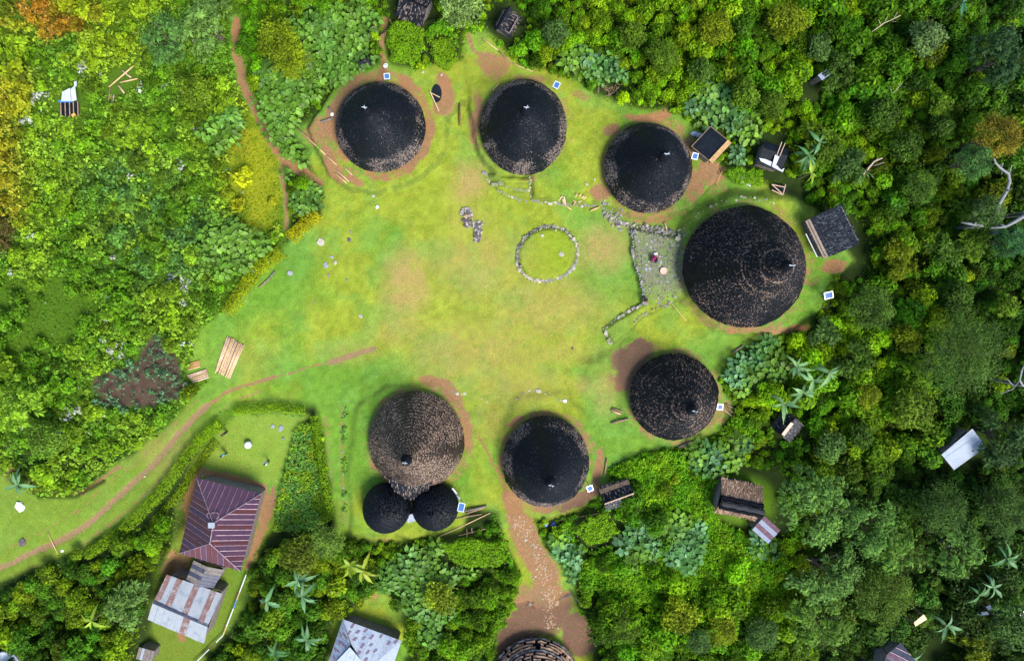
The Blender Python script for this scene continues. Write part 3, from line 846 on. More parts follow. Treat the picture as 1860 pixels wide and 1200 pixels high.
# black ridge cover with three rolls
d = (r1 - r0).normalized(); sd = Vector((-d.y, d.x, 0))
for k, (o_, zz) in enumerate(((-.55, -.36), (0, .14), (.5, -.36))):
    pts = [r0 + d * (-.05 + (r1 - r0).length * t * 1.01) + sd * (o_ + .04 * math.sin(t * 25 + k)) + Vector((0, 0, zz + .03 * math.sin(t * 19))) for t in np.linspace(0, 1, 14)]
    MB().tube(pts, .30, 8).build('ridge_cover', THATCHCAP if k != 1 else simple('black_fibre', (.006, .008, .01), (.05, .05, .055), 7, .8, .2, .04), e)

e, r0, r1 = thatch_gable('thatched_hut', 1121, 898, 56, 40, -20, 'grey thatched hut with one dark slope and pink bamboo edge beside the seventh house', THATCH_BLACK, THATCH_GREY, h=1.6, rise=1.2, split=.5, seed=109, tone=.0, group=None)
cs, s1, s2, a0, a1 = gable(1121, 898, 56, 40, -20, 1.6, 1.2, .5)
MB().tube([a0 + Vector((0, 0, .18)), a1 + Vector((0, 0, .18))], .07).build('ridge_pole', BAMBOOPINK, e)
MB().slab([s1[1] + Vector((0, 0, .1)), s1[0] + Vector((0, 0, .1)), s1[0].lerp(s1[3], .3) + Vector((0, 0, .1)), s1[1].lerp(s1[2], .3) + Vector((0, 0, .1))], .05).build('edge_mat', BAMBOODARK, e)

e, r0, r1 = thatch_gable('thatched_hut', 1431, 775, 40, 38, -52, 'small dark hut with a short tan plank on its ridge below the banana clump', THATCH_BLACK, THATCH_GREY, h=1.7, rise=.9, split=.35, seed=111, tone=-.15)
MB().box(r0.lerp(r1, .38) + Vector((0, 0, .13)), ((r1 - r0).length * .68, .38, .07), math.atan2((r1 - r0).y, (r1 - r0).x)).build('ridge_plank', BAMBOOPINK, e)

simple_thatch = thatch_mat('thatch_blue', (0.003, 0.006, 0.011), (0.014, 0.020, 0.030), (0.085, 0.105, 0.125), .5)
# big dark hut east of the largest house
e, r0, r1 = thatch_gable('thatched_hut', 1511, 420, 76, 72, 64, 'blue black thatched hut with a pale plank eave, right beside the largest conical house', simple_thatch, simple_thatch, h=2.1, rise=1.6, split=.35, seed=113, tone=-.05, dens=60)
cs, s1, s2, a0, a1 = gable(1511, 420, 76, 72, 64, 2.1, 1.6, .35)
up = Vector((0, 0, .1))
out = (s2[0] - s2[3]).normalized() * .0
MB().slab([s2[0] + up, s2[1] + up, s2[1].lerp(s2[2], .16) + up, s2[0].lerp(s2[3], .16) + up], .08).build('eave_plank', simple('pale_brown_plank', (.22, .16, .12), (.38, .30, .23), 3, .8), e)
dv = (s2[0] - s2[3]); dv.z = 0; dv = dv.normalized() * .55
MB().tube([s2[1].lerp(s2[0], .1) + dv, s2[1].lerp(s2[0], .72) + dv], .06).build('gutter_pole', WHITE, e)

# tarp sheds ---------------------------------------------------------------
cs, s1, s2, r0, r1 = gable(1289, 263, 50, 44, -47, 1.8, .55, .92)
e, z0 = hut_base('tarp_shed', cs, 1.8, 'black tarp shed with a tan bamboo plank along its edge, right of the blackest house', 'shed')
MB().slab(s1, .05).build('roof_tarp', BLACKTARP, e); MB().slab(s2, .05).build('roof_tarp', BLACKTARP, e)
up = Vector((0, 0, .14))
MB().slab([r0.lerp(s1[1], .04) + up, r1.lerp(s1[0], .04) + up, r1 + (r1 - s1[0]).normalized() * .45 + up, r0 + (r0 - s1[1]).normalized() * .45 + up], .07).build('edge_plank', PLANKTAN, e)
for a, b in ((s1[1], s1[0]), (s1[1], s1[2]), (s1[0], s1[3])):
    MB().tube([a + Vector((0, 0, .06)), b + Vector((0, 0, .06))], .045).build('edge_pole', BAMBOODARK, e)

cs, s1, s2, r0, r1 = gable(1403, 284, 46, 44, 18, 1.9, .6, .35)
e, z0 = hut_base('tarp_shed', cs, 1.9, 'black tarp shed with white plastic sheets over its lower side, inside the bushes', 'shed')
MB().slab(s1, .05).build('roof_tarp', BLACKTARP, e); MB().slab(s2, .05).build('roof_tarp', BLACKTARP, e)
zz = z0 + 2.45
m = MB()
m.slab([Wz(1379, 287, zz), Wz(1382, 293, zz), Wz(1400, 302, zz), Wz(1402, 294, zz), Wz(1390, 289, zz)], .03)
m.slab([Wz(1402, 302, zz + .05), Wz(1407, 305, zz + .05), Wz(1416, 285, zz + .12), Wz(1408, 281, zz + .12)], .03)
m.slab([Wz(1402, 303, zz - .05), Wz(1422, 313, zz - .05), Wz(1425, 305, zz - .05), Wz(1419, 309, zz - .05), Wz(1411, 300, zz - .02)], .03)
m.build('white_sheet', WHITETARP, e)
for x0_, y0_, x1_, y1_ in ((1411, 282, 1420, 258), (1416, 284, 1426, 260)):
    MB().tube([Wz(x0_, y0_, zz + .1), Wz(x1_, y1_, zz + .1)], .05).build('roof_pole', BAMBOOPINK, e)

# frame of poles by the white-sheeted shed
e = empty('pole_frame', W(1417, 343), 'dark pole frame with crossed sticks over black ground below the white sheeted shed', 'frame')
zz = wloc(e).z + .7
for (a, b) in (((1402, 335), (1422, 353)), ((1402, 335), (1425, 340)), ((1422, 354), (1427, 335)), ((1402, 345), (1421, 354)), ((1413, 345), (1418, 350))):
    MB().tube([Wz(a[0], a[1], zz), Wz(b[0], b[1], zz)], .06).build('pole', BAMBOOPINK, e)
MB().slab([Wz(1401, 336, zz - .4), Wz(1426, 336, zz - .4), Wz(1432, 350, zz - .4), Wz(1420, 356, zz - .4), Wz(1402, 346, zz - .4)], .05).build('black_sheet', BLACKTARP, e)
for a in ((1402, 336), (1425, 338), (1422, 353)):
    MB().tube([Wz(a[0], a[1], zz), Wz(a[0], a[1], zz - .8)], .05).build('post', BAMBOODARK, e)

# metal roofs ---------------------------------------------------------------
# hipped house in the sunken garden
zE = -1.25 + 2.9
A, B, Cc, D_ = Wz(358, 868, zE), Wz(474, 896, zE), Wz(437, 1036, zE), Wz(326, 1004, zE)
P1, P2 = Wz(388, 949, zE + 2.5), Wz(382, 986, zE + 2.5)
e, z0 = hut_base('hip_roof_house', [A, B, Cc, D_], 2.9, 'house with dark red hipped metal roof with pale seams, in the sunken garden', 'house', inset=.6)
metal_slope(e, [B, A, P1], 11, [SHEETRED, SHEETRED], SEAM)
metal_slope(e, [Cc, B, P1, P2], 15, [SHEETRED, SHEETRED, SHEETRED2], SEAM)
metal_slope(e, [D_, Cc, P2], 11, [SHEETRED2, SHEETRED, SHEETRED2], SEAM)
metal_slope(e, [A, D_, P2, P1], 14, [SHEETRED2, SHEETRED2, SHEETRED], SEAM, seam_w=.045)
up = Vector((0, 0, .10))
for a, b in ((A, P1), (B, P1), (Cc, P2), (D_, P2), (P1, P2)):
    MB().tube([a + up, b + up], .055, 6).build('hip_cap', SEAM, e)
MB().box(P1 + Vector((-.15, -.2, .22)), (.75, .62, .12), .0).build('roof_hatch', ZINC, e)
for pts in (([(388,948),(383,936),(387,929),(397,930),(398,937),(391,946)]), ([(383,944),(377,936),(378,931),(383,930)])):
    MB().tube([Wz(x, y, zE + 2.2 - .02 * abs(y - 948)) + Vector((0, 0, .16)) for x, y in pts], .05).build('roof_cable', SEAM, e)
# white and rust gable
zE = -1.25 + 2.2
A, B, Cc, D_ = Wz(303, 1043, zE), Wz(404, 1078, zE), Wz(371, 1168, zE), Wz(268, 1124, zE)
r0, r1 = Wz(278, 1093, zE + 1.0), Wz(378, 1136, zE + 1.0)
e, z0 = hut_base('corrugated_shed', [A, B, Cc, D_], 2.2, 'shed roofed with white and rust striped corrugated sheets, below the red roofed house', 'shed', inset=.5)
metal_slope(e, [B, A, r0, r1], 10, [ZINC, ZINCRUST, ZINC, ZINC, ZINCRUST, ZINC, ZINC, ZINCRUST, ZINC, ZINCRUST], None, over=.03)
metal_slope(e, [D_, Cc, r1, r0], 9, [ZINC, ZINC, ZINC, ZINC, ZINC, ZINCRUST, ZINC, ZINC, ZINC], None, over=.03)
MB().slab([r0.lerp(A, .07) + Vector((0, 0, .09)), r1.lerp(B, .07) + Vector((0, 0, .09)), r1 + Vector((0, 0, .12)), r0 + Vector((0, 0, .12))], .02).slab(
    [r0 + Vector((0, 0, .12)), r1 + Vector((0, 0, .12)), r1.lerp(Cc, .05) + Vector((0, 0, .09)), r0.lerp(D_, .05) + Vector((0, 0, .09))], .02).build('ridge_cap', DARKSHEET, e)
# grey plank shed between them
zE = -1.25 + 1.9
A, B, Cc, D_ = Wz(352, 1017, zE), Wz(407, 1034, zE), Wz(386, 1071, zE), Wz(337, 1055, zE)
e, z0 = hut_base('plank_shed', [A, B, Cc, D_], 1.9, 'grey board roofed shed squeezed between the red roof and the rusty shed', 'shed', inset=.3)
mid0, mid1 = A.lerp(B, .5), D_.lerp(Cc, .5); mid0.z += .45; mid1.z += .45
nb = 6
for k in range(nb):
    for (p0, p1, q0, q1) in ((A, mid0, D_, mid1), (mid0, B, mid1, Cc)):
        a = p0.lerp(q0, k / nb + .006); b = p1.lerp(q1, k / nb + .006); c = p1.lerp(q1, (k + 1) / nb - .006); d = p0.lerp(q0, (k + 1) / nb - .006)
        MB().slab([x + Vector((0, 0, random.uniform(0, .04))) for x in (a, b, c, d)], .03).build('roof_board', random.choice([WOOD, WOOD, DARKSHEET]), e)
# patched white roof at the bottom edge
zE = -2.0 + 2.6
A, B, Cc, D_ = Wz(623, 1124, zE), Wz(729, 1163, zE), Wz(697, 1258, zE), Wz(590, 1222, zE)
r0 = Wz(626, 1172, zE + 1.0); r1 = Wz(690, 1240, zE + .9)
e, z0 = hut_base('patched_roof_house', [A, B, Cc, D_], 2.6, 'house with bluish white sheet roof spotted with dark patches at the bottom edge', 'house', inset=.5)
P1, P2 = Wz(637, 1170, zE + 1.1), Wz(668, 1215, zE + 1.1)
metal_slope(e, [B, A, P1, P2], 8, [WHITESHEET, ZINCBLUE, WHITESHEET], None)
metal_slope(e, [A, D_, P1], 7, [ZINCBLUE, WHITESHEET], None)
metal_slope(e, [Cc, B, P2], 7, [WHITESHEET], None)
metal_slope(e, [D_, Cc, P2, P1], 8, [WHITESHEET], None)
PATCH = simple('rust_patch', (.10, .075, .11), (.2, .15, .2), 6, .7)
for (face, nu, nv) in (([B, A, P1, P2], 8, 5), ([A, D_, P1], 7, 5)):
    o, u, v, n, q = slope_frame(face)
    x1_ = max(a for a, _ in q); y1_ = max(b for _, b in q)
    for iu in range(nu):
        for iv in range(nv):
            x = (iu + .5 + random.uniform(-.15, .15)) / nu * x1_; y = (iv + .5 * (iu % 2) + .35) / nv * y1_
            lo, hi = vrange(q, x)
            if lo + .2 < y < hi - .25 and random.random() < .85:
                w, h = random.uniform(.22, .36), random.uniform(.35, .6)
                sk = random.uniform(.1, .25)
                p = [o + u * (x - w / 2) + v * (y - h / 2), o + u * (x + w / 2) + v * (y - h / 2), o + u * (x + w / 2 + sk) + v * (y + h / 2), o + u * (x - w / 2 + sk) + v * (y + h / 2)]
                MB().slab([a + n * .062 for a in p], .012).build('roof_patch', PATCH, e)
# small purple-grey corrugated shed
cs, s1, s2, r0, r1 = gable(1391, 961, 40, 34, 42, 1.7, .35, .999)
a, b, c, d = cs
a = a + Vector((0, 0, .35)); b = b + Vector((0, 0, .05))
e, z0 = hut_base('small_shed', cs, 1.6, 'little lean-to shed with purple and grey corrugated sheets beside the brown thatched hut', 'shed', inset=.25)
metal_slope(e, [b, c, d, a], 4, [ZINCPURPLE, ZINCBLUE, ZINCPURPLE, ZINCBLUE], None, over=.03)
# white metal roof in the right-hand forest
z0 = gz1(W(1750, 816)); zE = z0 + 2.9
A, B, Cc, D_ = Wz(1710, 825, zE), Wz(1766, 778, zE + .5), Wz(1791, 812, zE + .5), Wz(1733, 853, zE)
e, _ = hut_base('white_roof_shed', [A, B, Cc, D_], 2.9, 'shed with a clean bluish white metal roof alone in the dense forest', 'shed', inset=.4)
metal_slope(e, [A, D_, Cc, B], 3, [WHITESHEET, WHITESHEET, WHITESHEET], None, over=.03, amp=.012)
# dark metal roof at the bottom right edge
z0 = gz1(W(1640, 1200)); zE = z0 + 3.4
A, B, Cc, D_ = Wz(1612, 1187, zE), Wz(1640, 1170, zE + .6), Wz(1676, 1215, zE + .6), Wz(1590, 1235, zE)
e, _ = hut_base('dark_roof_hut', [A, B, Cc, D_], 3.4, 'hut with dark purple striped metal roof cut by the bottom edge, right side', 'hut', inset=.4)
metal_slope(e, [A, D_, Cc, B], 7, [DARKSHEET, DARKSHEET, ZINCPURPLE], SEAM, seam_w=.05)
# small grey roof glimpsed in the trees
z0 = gz1(W(1496, 136)); zE = z0 + 2.6
cs = rect(1497, 136, 20, 12, -35, zE)
e, _ = hut_base('grey_roof_shelter', cs, 2.6, 'small lavender grey sheet roof peeping out of the bushes near the top', 'shed', inset=.15)
metal_slope(e, [cs[3], cs[2], cs[1], cs[0]], 2, [ZINCBLUE, ZINCBLUE], None)
# little grey box shed bottom left
z0 = gz1(W(263, 1188)); cs = rect(264, 1189, 30, 22, 15, z0 + 1.6)
e, _ = hut_base('plank_shed', cs, 1.6, 'weathered grey board shed at the bottom edge below the rusty shed', 'shed', inset=.2)
for k in range(5):
    MB().slab([cs[0].lerp(cs[1], k / 5 + .01), cs[0].lerp(cs[1], (k + 1) / 5 - .01), cs[3].lerp(cs[2], (k + 1) / 5 - .01), cs[3].lerp(cs[2], k / 5 + .01)], .04).build('roof_board', random.choice([WOOD, ZINC]), e)
# white water tank bottom left corner
p = W(25, 1196); e = empty('water_tank', p, 'round white water tank in the bottom left corner', 'tank')
MB().lathe(p, [(1.75, -.2), (1.75, 1.5), (1.68, 1.56), (1.6, 1.5)], 28).build('tank_wall', WHITETARP, e, smooth=False)
MB().lathe(p + Vector((0, 0, 1.2)), [(1.58, 0), (1.5, .14), (.9, .26), (.3, .3)], 28).build('tank_lid', ALU, e, smooth=True)

# round house at the bottom with bare battens and straw rings
z0 = gz1(W(975, 1180)); cx_, cy_ = 974, 1237
k = (CAM_H - z0 - 1.0) / FPX; p = Wz(cx_, cy_, z0 + 1.0)
e = empty('battened_house', (p.x, p.y, z0), 'conical house with striped rings of straw and bamboo battens at the bottom edge', 'house')
rx = 80 * k; Hh = 7.5
v = []; g = np.random.default_rng(5)
MB().lathe((p.x, p.y, z0 + 1.0), [(rx * .97, -.25), (rx * .97, 0), (rx * .02, Hh), (.01, Hh + .02)], 48).build('roof', THATCHCAP, e)
for i in range(26):
    t0 = .03 + i * .0375; t1 = t0 + .024
    a = np.linspace(0, 2 * np.pi, 90, endpoint=False)
    ring_v = []
    for (t, lift) in ((t0, .06), (t1, .16)):
        rr = rx * t * (1 + .008 * g.normal(size=90)) + lift * .8; z = 1.0 + Hh * (1 - t) + lift
        ring_v.append(np.stack([rr * np.cos(a), rr * np.sin(a), np.full(90, z)], -1))
    vv = np.concatenate(ring_v); ii = np.arange(180).reshape(2, 90)
    q = np.stack([ii[0], ii[1], np.roll(ii[1], -1), np.roll(ii[0], -1)], -1)
    keep = g.random(90) > .16
    tn = np.concatenate([g.random(90) * .8 + .1] * 2)
    link('straw_ring', mesh_np('straw_ring', vv, q[keep], [THATCH_NEW, THATCH_GREY, THATCH_NEW, THATCH_NEW][i % 4], {'tint': tn}), e)
for a in np.linspace(0, 2 * np.pi, 30, endpoint=False):
    MB().tube([(p.x + rx * 1.03 * math.cos(a), p.y + rx * 1.03 * math.sin(a), z0 + .95), (p.x + rx * .5 * math.cos(a), p.y + rx * .5 * math.sin(a), z0 + 1.0 + Hh * .5 + .12)], .035, 5).build('batten', BAMBOODARK, e)

# link roof and lean-to of the brown house
p1 = Wz(742, 885, 2.0); 
e = empty('link_roof', W(748, 890), 'low dark thatched link roof between the brownish house and its two small huts', 'roof')
zl = wloc(e).z
thatch_slope(e, [Wz(722, 905, zl + 1.9), Wz(775, 905, zl + 1.9), Wz(785, 868, zl + 3.0), Wz(706, 868, zl + 3.0)], THATCH_BLACK, 141, tone=.05)
MB().box(W(749, 935) + Vector((0, 0, .5)), (1.1, .9, 1.0), .3).build('side_box', ZINCBLUE, e)
# ------------------------------------------------------------------ leaves and crowns
def leaf_quads(P, Nn, L, Wd, g, d=None):
    n = len(P)
    Nn = Nn / (np.linalg.norm(Nn, axis=1)[:, None] + 1e-9)
    if d is None: d = g.normal(size=(n, 3))
    d = d - Nn * (d * Nn).sum(1)[:, None]; d /= np.linalg.norm(d, axis=1)[:, None] + 1e-9
    s = np.cross(Nn, d)
    a = P - d * L[:, None] * .45; c = P + d * L[:, None] * .55 - Nn * L[:, None] * .12
    m = P + d * L[:, None] * .05 + Nn * L[:, None] * .10
    b = m + s * Wd[:, None] / 2; e = m - s * Wd[:, None] / 2
    v = np.stack([a, e, c, b], 1).reshape(-1, 3)
    return v, np.arange(4 * n).reshape(-1, 4)

def lobes_dome(g, n, Rr, Hh, rl, flat=.75):
    out = []
    for i in range(n):
        u = (i + .5) / n; ph = i * 2.39996 + g.uniform(-.3, .3)
        el = math.asin(min(1, .12 + .88 * (1 - u)))      # more lobes high up
        rr = (Rr - rl) * math.cos(el) * g.uniform(.8, 1.12) ; z = Hh * .45 + (Hh * .55 - rl * flat) * math.sin(el) * g.uniform(.8, 1.1)
        out.append((rr * math.cos(ph), rr * math.sin(ph), z, rl * g.uniform(.7, 1.3)))
    return np.array(out)

def crown_mesh(name, seed, Rr, Hh, nl, rl, nleaf, L, asp, matl, upw=.5, jit=.5, skirt=.15, thin=1.0, ragged=.12):
    g = np.random.default_rng(seed)
    lb = lobes_dome(g, nl, Rr, Hh, rl)
    w = lb[:, 3] ** 2; k = g.choice(nl, nleaf, p=w / w.sum())
    d = g.normal(size=(nleaf, 3)); d[:, 2] = np.abs(d[:, 2]) * 1.1 - .25 * (g.random(nleaf) < .35); d /= np.linalg.norm(d, axis=1)[:, None]
    rad = lb[k, 3] * (1 - np.abs(g.normal(0, ragged * 1.2, nleaf)) + ragged * .6 * g.random(nleaf))
    P = lb[k, :3] + d * rad[:, None] * np.array([1, 1, .8])
    ns = int(nleaf * skirt)
    if ns:
        a = g.uniform(0, 6.283, ns); r = Rr * .9 * np.sqrt(g.random(ns))
        P[:ns] = np.stack([r * np.cos(a), r * np.sin(a), g.uniform(.15, .6, ns) * Hh], -1)
        d[:ns] = np.array([0, 0, 1.0])
    Nn = d * (1 - upw) + np.array([0, 0, upw]) + g.normal(0, jit * .6, (nleaf, 3))
    Ls = L * g.uniform(.65, 1.3, nleaf)
    v, f = leaf_quads(P, Nn, Ls, Ls * asp * g.uniform(.8, 1.2, nleaf), g)
    lt = g.uniform(.08, .92, nl)
    t = np.clip(lt[k] + g.normal(0, .2, nleaf), 0, 1)
    return mesh_np(name, v, f, matl, {'tint': np.repeat(t, 4)})

def tuft_crown(name, seed, Rr, Hh):
    """crown of leaf rosettes at the branch ends over an uneven mass of boughs"""
    g = np.random.default_rng(seed); nt_ = int(46 * (Rr / 3) ** 1.7) + 24
    nb = 9; ba = g.uniform(0, 6.283, nb); br_ = Rr * (.25 + .5 * np.sqrt(g.random(nb))); bx, by = br_ * np.cos(ba), br_ * np.sin(ba); bz = Hh * g.uniform(.62, .98, nb); bt = g.uniform(.1, .9, nb)
    V_, T_, n_ = [], [], 0
    k = g.integers(0, nb, nt_); off = g.normal(0, Rr * .22, (nt_, 2))
    cx = bx[k] + off[:, 0]; cy = by[k] + off[:, 1]; rr = np.hypot(cx, cy); f = np.minimum(1, Rr * 1.02 / (rr + 1e-6)); cx *= f; cy *= f
    cz = bz[k] - .9 * (np.hypot(off[:, 0], off[:, 1]) / Rr) * Hh * .55 - .25 * Hh * (np.hypot(cx, cy) / Rr) ** 2 + g.normal(0, .12, nt_)
    nl = 11
    a = np.arange(nl)[None] * 2.399 + g.uniform(0, 6.28, nt_)[:, None]
    L = g.uniform(.40, .72, (nt_, 1)) * g.uniform(.75, 1.2, (nt_, nl))
    tilt = np.stack([cx, cy], -1) / Rr * .5
    d = np.stack([np.cos(a) + tilt[:, :1], np.sin(a) + tilt[:, 1:], g.uniform(-.55, .25, (nt_, nl))], -1)
    P = np.stack([cx, cy, cz], -1)[:, None] + d * (L * .5)[..., None]
    Nn = np.stack([np.cos(a) * .4, np.sin(a) * .4, np.full(a.shape, .8)], -1) + g.normal(0, .2, a.shape + (3,))
    v, q = leaf_quads(P.reshape(-1, 3), Nn.reshape(-1, 3), L.ravel(), (L * g.uniform(.30, .42, L.shape)).ravel(), g, d.reshape(-1, 3))
    t = np.clip(np.repeat(bt[k] * .5 + .5 * g.random(nt_), nl) + g.normal(0, .12, nt_ * nl), 0, 1)
    # inner, lower leaves
    m_ = nt_ * 10; j = g.integers(0, nb, m_); o2 = g.normal(0, Rr * .2, (m_, 2)); P2 = np.stack([bx[j] + o2[:, 0], by[j] + o2[:, 1], bz[j] - Hh * g.uniform(.12, .5, m_)], -1)
    L2 = g.uniform(.25, .45, m_); v2, q2 = leaf_quads(P2, np.array([0, 0, .7]) + g.normal(0, .4, (m_, 3)), L2, L2 * .5, g)
    return mesh_np(name, np.concatenate([v, v2]), np.concatenate([q, q2 + len(v)]), LEAF, {'tint': np.concatenate([np.repeat(t, 4), np.repeat(np.clip(.3 + g.normal(0, .15, m_), 0, 1), 4)])})

# ---- zones ---------------------------------------------------------------
BROAD = [(600,95,72,75,0),(520,165,50,38,40),(505,215,45,30,60),(640,45,45,30,0),(560,150,40,30,0),(1050,112,36,20,30),(1105,135,30,18,30),(1290,190,50,36,40),(1335,222,40,25,40),
         (1370,655,48,52,0),(1240,985,34,40,0),(1155,985,36,40,10),(1360,620,20,16,0),(760,1040,60,48,20),(820,1010,40,40,0),(785,1120,28,40,0),(430,450,52,42,20),(1290,830,60,26,10),(1260,800,20,14,0),
         (540,285,36,40,40),(30,945,26,36,0),(1355,245,26,16,0),(1380,985,18,20,0),(1105,120,20,14,0),(410,235,34,28,0),(1015,1000,34,24,20),(1030,1020,30,20,20),(735,110,26,14,0),(330,360,0.1,.1,0),(1340,290,14,12,0),(590,380,0.1,.1,0),
         (555,370,22,34,0),(1290,740,26,14,-30),(1210,940,20,14,0),(1330,860,14,14,0),(1345,800,22,12,0),(1030,560,.1,.1,0)]
HERB = [(1150,1045,70,50,0),(1260,1010,110,80,10),(1380,1040,50,70,0),(1290,900,60,40,0),(1220,880,70,40,0),(1150,930,30,20,0),(1420,960,30,40,0),(800,90,30,50,0),(1345,330,44,26,10),(1150,840,60,30,0),(1220,840,50,30,0),(1330,770,40,24,0),
        (1460,900,40,30,0),(1090,1040,40,30,0),(620,1000,40,14,0),(740,85,36,44,0),(860,90,20,40,0), (930,1010,10,40,-20),(1040,970,40,26,0)]
LOWPOLY = [(-200,-200),(430,-200),(425,60),(432,150),(470,215),(505,290),(512,430),(525,440),(450,520),(400,572),(362,600),(340,680),(352,720),(310,770),(230,830),(150,890),(60,905),(0,850),(-200,860)]

def in_ells(px, py, E):
    m = np.full(np.shape(px), -9.0)
    for c in E: m = np.maximum(m, ell(px, py, *c))
    return m
def T(*c): return np.array(c)
def mixt(a, b, f): return a * (1 - f[..., None]) + b * f[..., None]
def tone_low(px, py):
    n = fbm(px / 60, py / 60, 201, 3); n2 = fbm(px / 22, py / 22, 205, 2)
    t = mixt(T(.085, .205, .006), T(.165, .285, .010), sstep(.35, .65, n))
    t = mixt(t, T(.060, .155, .028), np.clip(1.7 * np.maximum(ell(px, py, 300, 430, 150, 120), ell(px, py, 230, 330, 120, 60)), 0, 1) * sstep(.3, .6, n2))
    t = mixt(t, T(.085, .205, .008), np.clip(1.8 * (ell(px, py, 60, 570, 120, 70, -10) + .8 * (n2 - .5)), 0, 1))
    t = mixt(t, T(.30, .25, .010), sstep(90, 15, px + 60 * (n - .5)) * sstep(100, 160, py) * sstep(440, 380, py) * .8)
    t = mixt(t, T(.10, .08, .02), np.clip(2 * ell(px, py, 10, 430, 26, 40), 0, 1))
    t = mixt(t, T(.27, .135, .010), np.clip(2.2 * (ell(px, py, 85, 25, 110, 60) + .9 * (n2 - .5)), 0, 1))
    t = mixt(t, T(.21, .30, .006), sstep(190, 80, py) * sstep(200, 120, np.abs(px - 120)) * .7 * sstep(.3, .5, n))
    t = mixt(t, T(.27, .30, .006), np.clip(2.2 * (ell(px, py, 462, 315, 56, 140, -8) + .7 * (n2 - .5)), 0, 1))
    t = mixt(t, T(.26, .17, .015), np.clip(2.5 * (ell(px, py, 440, 260, 20, 30) + .25 * (n2 - .5)), 0, .6))
    return t
def tone_bush(px, py):
    n = fbm(px / 90, py / 90, 301, 3); n2 = fbm(px / 30, py / 30, 303, 2)
    t = mixt(T(.078, .228, .004), T(.170, .325, .004), sstep(.36, .64, n))
    t = mixt(t, T(.044, .128, .008), sstep(1480, 1800, px) * .8)
    t = mixt(t, T(.215, .310, .004), sstep(.62, .74, n2) * .6)
    bl = sstep(780, 900, py) * sstep(1420, 1500, px)
    t = mixt(t, T(.052, .120, .015), bl * .8)
    bc = sstep(960, 1020, py) * sstep(1440, 1380, px) * sstep(1040, 1060, px)
    t = mixt(t, T(.100, .245, .004), bc * .7)
    b2 = sstep(960, 1000, py) * sstep(960, 900, px) * sstep(690, 720, px)
    t = mixt(t, T(.098, .225, .004), b2 * .8)
    b3 = sstep(950, 1000, py) * sstep(700, 660, px)
    t = mixt(t, mixt(T(.070, .185, .008), T(.165, .265, .006), sstep(.45, .6, n2)), b3)
    return t

def sample(x0, x1, y0, y1, sp, g):
    gx, gy = np.meshgrid(np.arange(x0, x1, sp), np.arange(y0, y1, sp))
    gx = gx + (np.arange(gx.shape[0])[:, None] % 2) * sp / 2
    return gx.ravel() + g.uniform(-.42, .42, gx.size) * sp, gy.ravel() + g.uniform(-.42, .42, gx.size) * sp

def put(name, me, px, py, rz, s, tone, label, cat, group=None, h=0.0, zs=1.0):
    p = W(px, py, h)
    o = link(name, me, None, p, rz, (s, s, s * zs))
    o['tone'] = [float(c) for c in tone]
    tag(o, label, cat, group)
    return o

def zone_name(px, py):
    if px < 470 and py < 300: return 'upper left slope'
    if px < 470 and py < 850: return 'left slope'
    if px < 700 and py > 850: return 'bottom left corner behind the metal roofs'
    if px < 960 and py > 850: return 'thicket left of the path to the yard'
    if px < 900 and py < 300: return 'top edge above the first conical house'
    if py < 230: return 'upper right forest' if px > 1400 else 'thicket above the conical houses'
    if py > 820: return 'lower right forest' if px > 1430 else 'thicket right of the yard path'
    return 'right forest beside the largest house'

MARKS = [('the white metal roof', 1750, 816), ('the brown thatched hut', 1341, 906), ('the little purple roofed shed', 1391, 961), ('the red hipped roof', 398, 950), ('the rusty corrugated shed', 336, 1105),
         ('the patched white roof', 660, 1175), ('the round yard', 985, 1130), ('the cobbled path', 985, 1020), ('the tarp sheds', 1345, 270), ('the lavender grey roof', 1497, 136), ('the largest feathery tree', 1762, 645),
         ('the orange brown tree', 1825, 246), ('the white bare trunk', 1820, 350), ('the banana clump', 1460, 690), ('the blue black hut', 1511, 420), ('the wide blue solar panel', 1504, 536), ('the top black hut', 753, 18),
         ('the second black hut', 919, 43), ('the two white panels', 1790, 1108), ('the pale tan panel', 1672, 1126), ('the dark striped roof', 1640, 1192), ('the torn white sheets', 126, 180), ('the fallen bamboo', 222, 136),
         ('the yellow weed patch', 462, 320), ('the bare soil plot', 255, 680), ('the bamboo pole pile', 418, 647), ('the white boulder', 37, 920), ('the light green round tree', 25, 735), ('the long yellow green hedge', 465, 510),
         ('the orange brown weeds', 92, 25), ('the dirt path', 440, 120), ('the dark grassy hollow', 60, 570), ('the twiggy bare tree', 1614, 38), ('the pinkish dead tree', 1585, 305), ('the small dark hut', 1431, 775), ('the water tank', 25, 1192),
         ('the brush heap', 1110, 163), ('the bright green trellis', 870, 1003), ('the square trellis', 1085, 965), ('the two small round huts', 747, 920), ('the upper right corner', 1850, 10), ('the grey green round tree', 368, 42), ('the blue green lumpy tree', 1500, 930)]
def where(px, py):
    d = [(math.hypot(px - x, py - y), n, x, y) for n, x, y in MARKS]
    _, n, x, y = min(d)
    r = 'right of' if px - x > abs(py - y) else 'left of' if x - px > abs(py - y) else 'below' if py > y else 'above'
    far = '' if _ < 70 else 'further ' if _ < 140 else 'well '
    return f'{far}{r} {n}'
def size_word(s, a, b): return 'small' if s < a else 'large' if s > b else 'middling'
def bush_word(t):
    y = t[0] / t[1]
    return 'yellow green' if y > .68 else ('dark green' if t[1] < .1 else 'mid green')
